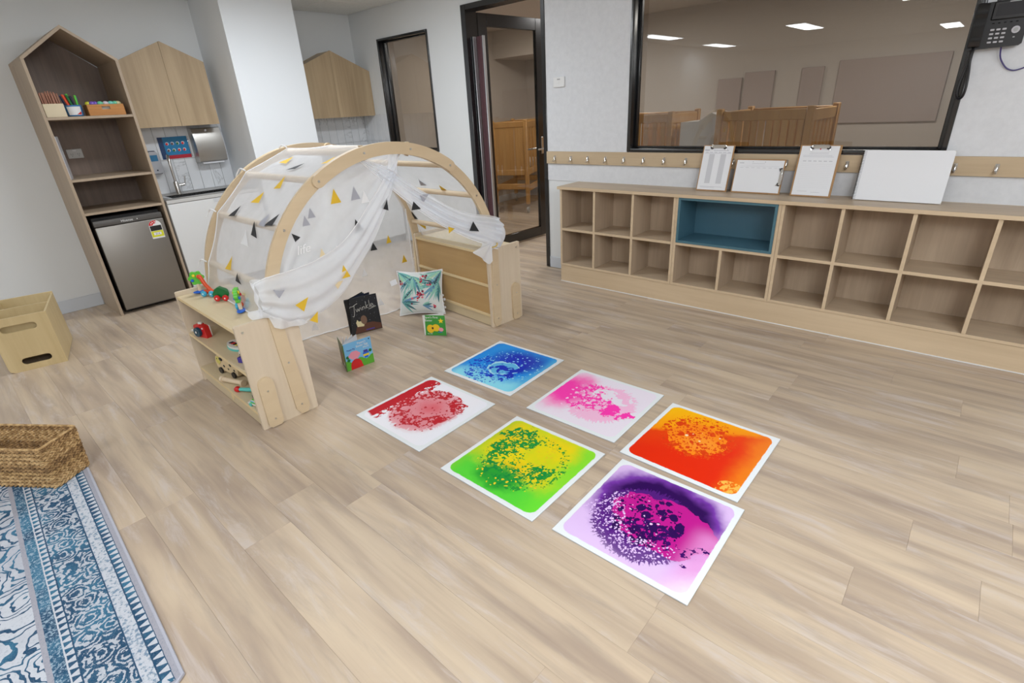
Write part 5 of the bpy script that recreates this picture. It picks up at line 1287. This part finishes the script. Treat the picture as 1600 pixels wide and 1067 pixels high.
def b_orange(D):
    g, x, y = D.g, D.x, D.y
    f = g.add(g.sub(g.mul(y, 1.0), g.mul(x, .55)), g.mul(g.sub(D.n(5), .5), .14))
    c = g.ramp(g.math('MULTIPLY_ADD', f, 1.7, .40), [(.30, W(228, 44, 10)), (.56, W(232, 66, 10)), (.62, W(246, 146, 12)), (.95, W(254, 190, 14))])
    c = g.mix(g.mul(g.step(g.add(x, g.mul(g.sub(D.n(6), .5), .1)), .12, .25), .7), c, W(246, 150, 20))
    d = D.dist(-.03, .03)
    c = g.mix(g.lt(d, .12), c, W(248, 138, 24)); c = g.mix(g.mul(g.sub(1., g.step(D.dist(-.01, .01), .02, .10)), .5), c, W(248, 160, 60))
    c = g.mix(g.mul(D.mx(D.drops(22, .55), D.drops(46, .55, .6)), g.mul(g.lt(D.dist(-.04, .05), .15), g.gt(D.n(7), .42))), c, W(220, 62, 14))
    c = g.mix(g.mul(D.mx(D.drops(60, .5, 1.), D.drops(95, .5, .2)), D.feather(-.04, .05, .16, .08)), c, W(228, 78, 16))
    c = g.mix(g.mul(D.drops(28, .33, 3.), g.lt(D.dist(-.01, .06), .085)), c, W(246, 214, 176))
    return g.mix(g.mul(g.gt(D.n(46), .5), g.lt(D.dist(.2, -.2), .05)), c, W(246, 186, 80))
def b_purple(D):
    g, x, y = D.g, D.x, D.y
    ho = D.holes(); lil, dk, mg = W(220, 190, 238), W(46, 8, 84), W(188, 26, 142)
    dark = g.sub(1., g.step(g.add(D.dist(.0, .05, .80, .95), g.mul(g.sub(D.n(5, 2), .5), .05)), .10, .235))
    c = g.ramp(dark, [(0, lil), (.45, W(120, 58, 168)), (.85, dk)])
    c = g.mix(g.mul(D.feather(-.01, -.03, .18, .09, 15.), .9), c, W(84, 28, 126))
    body = g.gt(g.add(g.mul(g.sub(D.n(9), .5), .6), g.mul(g.sub(.138, D.dist(.05, .0, .72, 1.1)), 6.)), .0)
    c = g.mix(body, c, mg)
    c = g.mix(g.mul(g.mul(g.step(x, .12, .21), g.sub(1., g.step(y, .02, .10))), .75), c, W(226, 150, 214))
    st = g.mul(g.gt(g.add(D.n(15, 4), g.mul(g.sub(.12, D.dist(.02, -.06, .6, 1.5)), 1.6)), .60), D.inv(ho)); c = g.mix(st, c, W(60, 12, 100))
    c = g.mix(g.mul(D.mx(D.drops(26, .60, .2), D.drops(48, .60, 1.), D.drops(84, .6, 2.)), g.mul(g.lt(D.dist(.0, -.01), .125), g.gt(D.n(6), .36))), c, dk)
    c = g.mix(g.mul(D.mx(D.drops(110, .6, .5), D.drops(80, .40, 1.5)), g.mul(g.gt(D.dist(.04, .05), .15), g.lt(D.dist(-.04, -.07), .18))), c, lil)
    c = g.mix(g.mul(D.drops(52, .26, 2.), g.lt(D.dist(-.03, -.02), .12)), c, W(240, 196, 236))
    c = g.mix(g.step(g.add(g.sub(x, y), g.mul(g.sub(D.n(7), .5), .1)), .33, .44), c, W(236, 218, 244))
    return g.mix(g.step(g.sub(g.mul(y, -1.), g.mul(x, .25)), .19, .26), c, W(222, 194, 240))
tiles = [('red', -1.8635, 1.3401, .14, b_red, 'red and white liquid floor tile, nearest the toy shelf'), ('blue', -1.865, 1.9373, 1.74, b_blue, 'blue liquid floor tile'),
         ('pink', -1.2195, 1.912, 1.09, b_pink, 'pink and white liquid floor tile'), ('green', -1.1996, 1.3226, .38, b_green, 'green and yellow liquid floor tile'),
         ('orange', -.6595, 1.8719, -.48, b_orange, 'orange liquid floor tile'), ('purple', -.6231, 1.3429, .89, b_purple, 'purple and magenta liquid floor tile')]
for nm, x, y, a, fn, lab in tiles:
    solo('liquid_floor_tile', MB().b2((-.25, -.25, 0), (.25, .25, .006), .0012), gel('gel_'+nm, fn), lab, 'floor tile', 'coloured liquid floor tiles', (x, y, .0003), radians(a))

# ---------------------------------------------------------------- rug, basket, plywood box
g = G('persian_rug'); o = g.obj(); s_ = g.sep(o); X, Y = s_[0], s_[1]
wob = g.noise(o, 60, 3, .7); wb = g.mul(g.sub(wob, .5), .004)
d1, d2 = g.add(g.mul(Y, -1.), wb), g.add(g.mul(X, -1.), wb)
d = g.math('MINIMUM', d1, d2)
along = g.mix(g.gt(g.sub(d1, d2), 0.), g.comb(X, X, X), g.comb(Y, Y, Y)); al = g.sep(along)[0]
pile = g.noise(o, 240, 3, .8)
navy, teal_, grey, cream = W(38, 74, 104), W(58, 112, 142), W(160, 160, 170), W(194, 198, 206)
blue = g.mix(g.step(g.noise(o, 5, 3), .4, .62), navy, teal_)
da = g.comb(al, d, 0.)
# main border motifs: warped concentric rings at two sizes
wv = g.vadd(da, g.vmul(g.vadd(g.noise(da, 30, 4, .65, 0, True), (-.5, -.5, -.5)), (.036, .036, 0)))
v1 = g.vor(g.map(wv, (1, 1.1, 1)), 13, 'F1', .55); ring = g.mul(g.gt(g.math('SINE', g.mul(v1, 34.)), .30), g.gt(g.noise(da, 42, 3, .7), .43))
v2 = g.vor(wv, 44, 'F1', .9); dots = g.lt(v2, .34)
motif = g.math('MAXIMUM', ring, g.mul(dots, g.gt(v1, .30)))
main = g.mix(g.mul(motif, g.math('MULTIPLY_ADD', pile, .5, .6)), blue, cream)
tooth = lambda per, lo, hi: g.lt(g.math('ABSOLUTE', g.sub(g.math('FRACT', g.mul(al, 1/per)), .5)), g.math('MULTIPLY_ADD', g.n('MapRange', {0: d, 1: lo, 2: hi, 3: 1., 4: 0.}).outputs[0], .36, .06))
teeth1 = g.mix(tooth(.030, .022, .050), blue, cream)
teeth2 = g.mix(tooth(.030, .198, .225), blue, cream)
wht = g.mix(g.step(g.noise(g.map(o, (1, 1, 1), (0, 0, .8)), 75, 4, .7), .50, .60), cream, W(120, 142, 164))
spb = g.mix(g.step(g.noise(o, 85, 4, .8), .5, .58), blue, W(150, 172, 188))
fw = g.vadd(o, g.vmul(g.vadd(g.noise(o, 7, 3, .6, 0, True), (-.5, -.5, -.5)), (.16, .16, 0)))
fv = g.vor(fw, 6.5, 'F1', .8); fl = g.math('SINE', g.mul(fv, 46.))
field = g.mix(g.gt(fl, .62), g.mix(g.step(g.noise(o, 4, 2), .48, .6), cream, W(180, 184, 194)), blue)
field = g.mix(g.mul(g.lt(g.vor(fw, 15, 'F1', 1.), .24), g.gt(g.noise(o, 6, 2), .5)), field, navy)
c = field
def band(lo, hi, colr):
    global c
    c = g.mix(g.mul(g.gt(d, lo), g.lt(d, hi)), c, colr)
band(-1, .022, grey); band(.022, .024, navy); band(.024, .048, teeth1); band(.048, .052, navy); band(.052, .086, wht); band(.086, .090, navy)
band(.090, .196, main); band(.196, .200, navy); band(.200, .219, teeth2); band(.219, .223, cream); band(.223, .254, spb); band(.254, .268, grey)
c = g.mix(g.mul(g.step(pile, .45, .7), .16), c, W(186, 194, 208)); c = g.mix(g.mul(g.step(g.noise(o, 150, 3), .52, .75), .25), c, W(84, 104, 126))
M_rug = g.bsdf(c, .95, normal=g.bump(pile, .5, .003), Specular_IOR_Level=.1)
RA = radians(-2.3)
t = thing('rug', 'blue and cream faded oriental rug at the left edge', 'rug', (-1.312, .036, 0), RA)
part('pile', MB().prism([(-1.60, -.008), (-.024, -.008), (-.008, -.03), (-.008, -1.4), (-1.60, -1.4)], (.0, .011)), M_rug, t)
part('bound_edge', MB().tube([(-1.60, -.005, .006), (-.026, -.005, .006), (-.006, -.031, .006), (-.006, -1.4, .006)], .0062, 8), flat('rug_binding', W(176, 178, 190), .9), t)

bk = thing('woven_basket', 'rectangular woven seagrass basket standing on the corner of the rug', 'basket', (-2.625, -.030, .0145), radians(215.5))
BL, BW, BH = .50, .188, .198        # local x along the length, -y across (frame turned so +x runs left in view)
M_sea = []
for i, (a, b_) in enumerate([(W(160, 124, 76), W(206, 172, 120)), (W(178, 140, 90), W(220, 188, 138)), (W(140, 106, 66), W(192, 156, 106))]):
    g = G('seagrass_%s' % 'abc'[i]); nz = g.noise(g.obj(), 130, 4, .7); n4 = g.noise(g.obj(), 46, 2, .5); M_sea.append(g.bsdf(g.mix(g.step(n4, .36, .62), tuple(v*.74 for v in a), g.ramp(nz, [(.3, a), (.7, b_)])), .75, normal=g.bump(nz, .5, .002)))
def per(q, ins=0., rnd_=1):
    """point on the basket's rectangle; q in metres round the perimeter"""
    Lx, Ly = BL-2*ins, BW-2*ins
    q %= 2*(Lx+Ly)
    for c0 in (Lx, Lx+Ly, 2*Lx+Ly, 2*(Lx+Ly), 0):
        if not rnd_: break
        if abs(q-c0) < .016:
            pa, da_ = per(c0-.016, ins, 0); pb_, db_ = per(c0+.016, ins, 0); u = (q-c0+.016)/.032; pc, _ = per(c0, ins, 0)
            P_ = pa*(1-u)**2+pc*2*u*(1-u)+pb_*u*u; return P_, (da_*(1-u)+db_*u).normalized()
    if q < Lx: return Vector((ins+q, -ins, 0)), Vector((1, 0, 0))
    q -= Lx
    if q < Ly: return Vector((BL-ins, -ins-q, 0)), Vector((0, -1, 0))
    q -= Ly
    if q < Lx: return Vector((BL-ins-q, -BW+ins, 0)), Vector((-1, 0, 0))
    q -= Lx
    return Vector((ins, -BW+ins+q, 0)), Vector((0, 1, 0))
NR = 10; rowh = BH/NR; rb_ = random.Random(5)
for r_i in range(NR):
    ins = .008*(1-r_i/NR)+.006
    z = rowh*(r_i+.5); b = MB(); q = .013*r_i; Lp = 2*((BL-2*ins)+(BW-2*ins))
    step_ = .0215; n = int(Lp/step_)
    for k in range(n):
        for s2 in (-1, 1):
            p, d_ = per(q+k*Lp/n+(s2+1)*.0054, ins)
            side = Vector((d_.y, -d_.x, 0)); rot = frame((0, 0, 0), d_, (0, 0, 1)).to_3x3() @ rz(s2*radians(27)+rb_.uniform(-.12, .12))
            b.sphere(p+Vector((0, 0, z+s2*rowh*.20))+side*rb_.uniform(-.001, .001), 1, (.0180, .0058, .0066), rot, 6, 4)
    part('woven_row', b, M_sea[rb_.choice([0, 1, 1, 2])], bk, smooth=60)
part('rim', MB().tube([per(q_, .006)[0]+Vector((0, 0, BH)) for q_ in [i*2*(BL+BW-.024)/90 for i in range(90)]], .0055, 6, closed=True), M_sea[1], bk)
part('base', MB().b2((.02, -BW+.02, .004), (BL-.02, -.02, .012)), M_sea[2], bk)
None and part('inner_lining', MB().b2((.019, -.021, .012), (BL-.019, -.019, BH-.01)).b2((.019, -BW+.019, .012), (BL-.019, -BW+.021, BH-.01)).b2((.019, -BW+.021, .012), (.021, -.021, BH-.01)).b2((BL-.021, -BW+.021, .012), (BL-.019, -.021, BH-.01)), M_sea[0], bk)

# plywood box with hand slots, far left
pb = thing('plywood_box', 'plywood book box with hand slots at the far left by the wall', 'box', (-4.303, .292, 0), radians(-13))
def slotted(w_, h_, slots, x0, x1, corner):
    """panel in the local y-z plane made of strips round rounded slots"""
    b = MB(); fr = lambda a, b_, c_: (c_, a, b_)
    zs = 0.0
    for (s0, s1, y0_, y1_) in slots:
        if zs == 0.0 and corner:
            r = .03; b.prism([(0, 0), (0, s0), (-w_, s0), (-w_, r)]+[(-w_+r-r*cos(k*pi/12), r-r*sin(k*pi/12)) for k in range(1, 7)], (x0, x1), fr)
        else: b.prism([(0, zs), (0, s0), (-w_, s0), (-w_, zs)], (x0, x1), fr)
        rr_ = (s1-s0)/2
        b.prism([(0, s0), (0, s1), (y1_+0, s1)]+[(y1_-rr_+rr_*sin(pi*k/8), (s0+s1)/2+rr_*cos(pi*k/8)) for k in range(9)]+[(y1_, s0)], (x0, x1), fr)
        b.prism([(-w_, s0), (-w_, s1), (y0_, s1)]+[(y0_+rr_-rr_*sin(pi*k/8), (s0+s1)/2+rr_*cos(pi*k/8)) for k in range(9)]+[(y0_, s0)], (x0, x1), fr)
        zs = s1
    b.prism([(0, zs), (0, h_), (-w_, h_), (-w_, zs)], (x0, x1), fr)
    return b
BWd, BHt, BDp = .292, .356, .50
M_plyg = wood('box_plywood', W(196, 174, 128), W(216, 196, 152), 'z', .45, .6)
part('front_panel', slotted(BWd, BHt, [(.040, .084, -.215, -.065), (.262, .306, -.245, -.068)], -.012, 0, True), M_plyg, pb)
part('divider_panel', slotted(BWd-.024, BHt, [(.25, .29, -.21, -.06)], -.262, -.25, False).xf(Matrix.Translation((0, -.012, 0))), M_plyg, pb)
part('back_panel', MB().b2((-BDp, -BWd, 0), (-BDp+.012, 0, BHt+.012), .001), M_plyg, pb)
for y in (0, -BWd+.012): part('side_panel', MB().b2((-BDp+.012, y-.012, .004), (-.012, y, BHt-.0), .001), M_plyg, pb)
part('base_panel', MB().b2((-BDp+.012, -BWd+.012, .09), (-.012, -.012, .10)), M_plyg, pb)
part('tilted_board', MB().b2((-.062, -BWd+.013, .10), (-.052, -.013, BHt-.045)), M_plyg, pb)
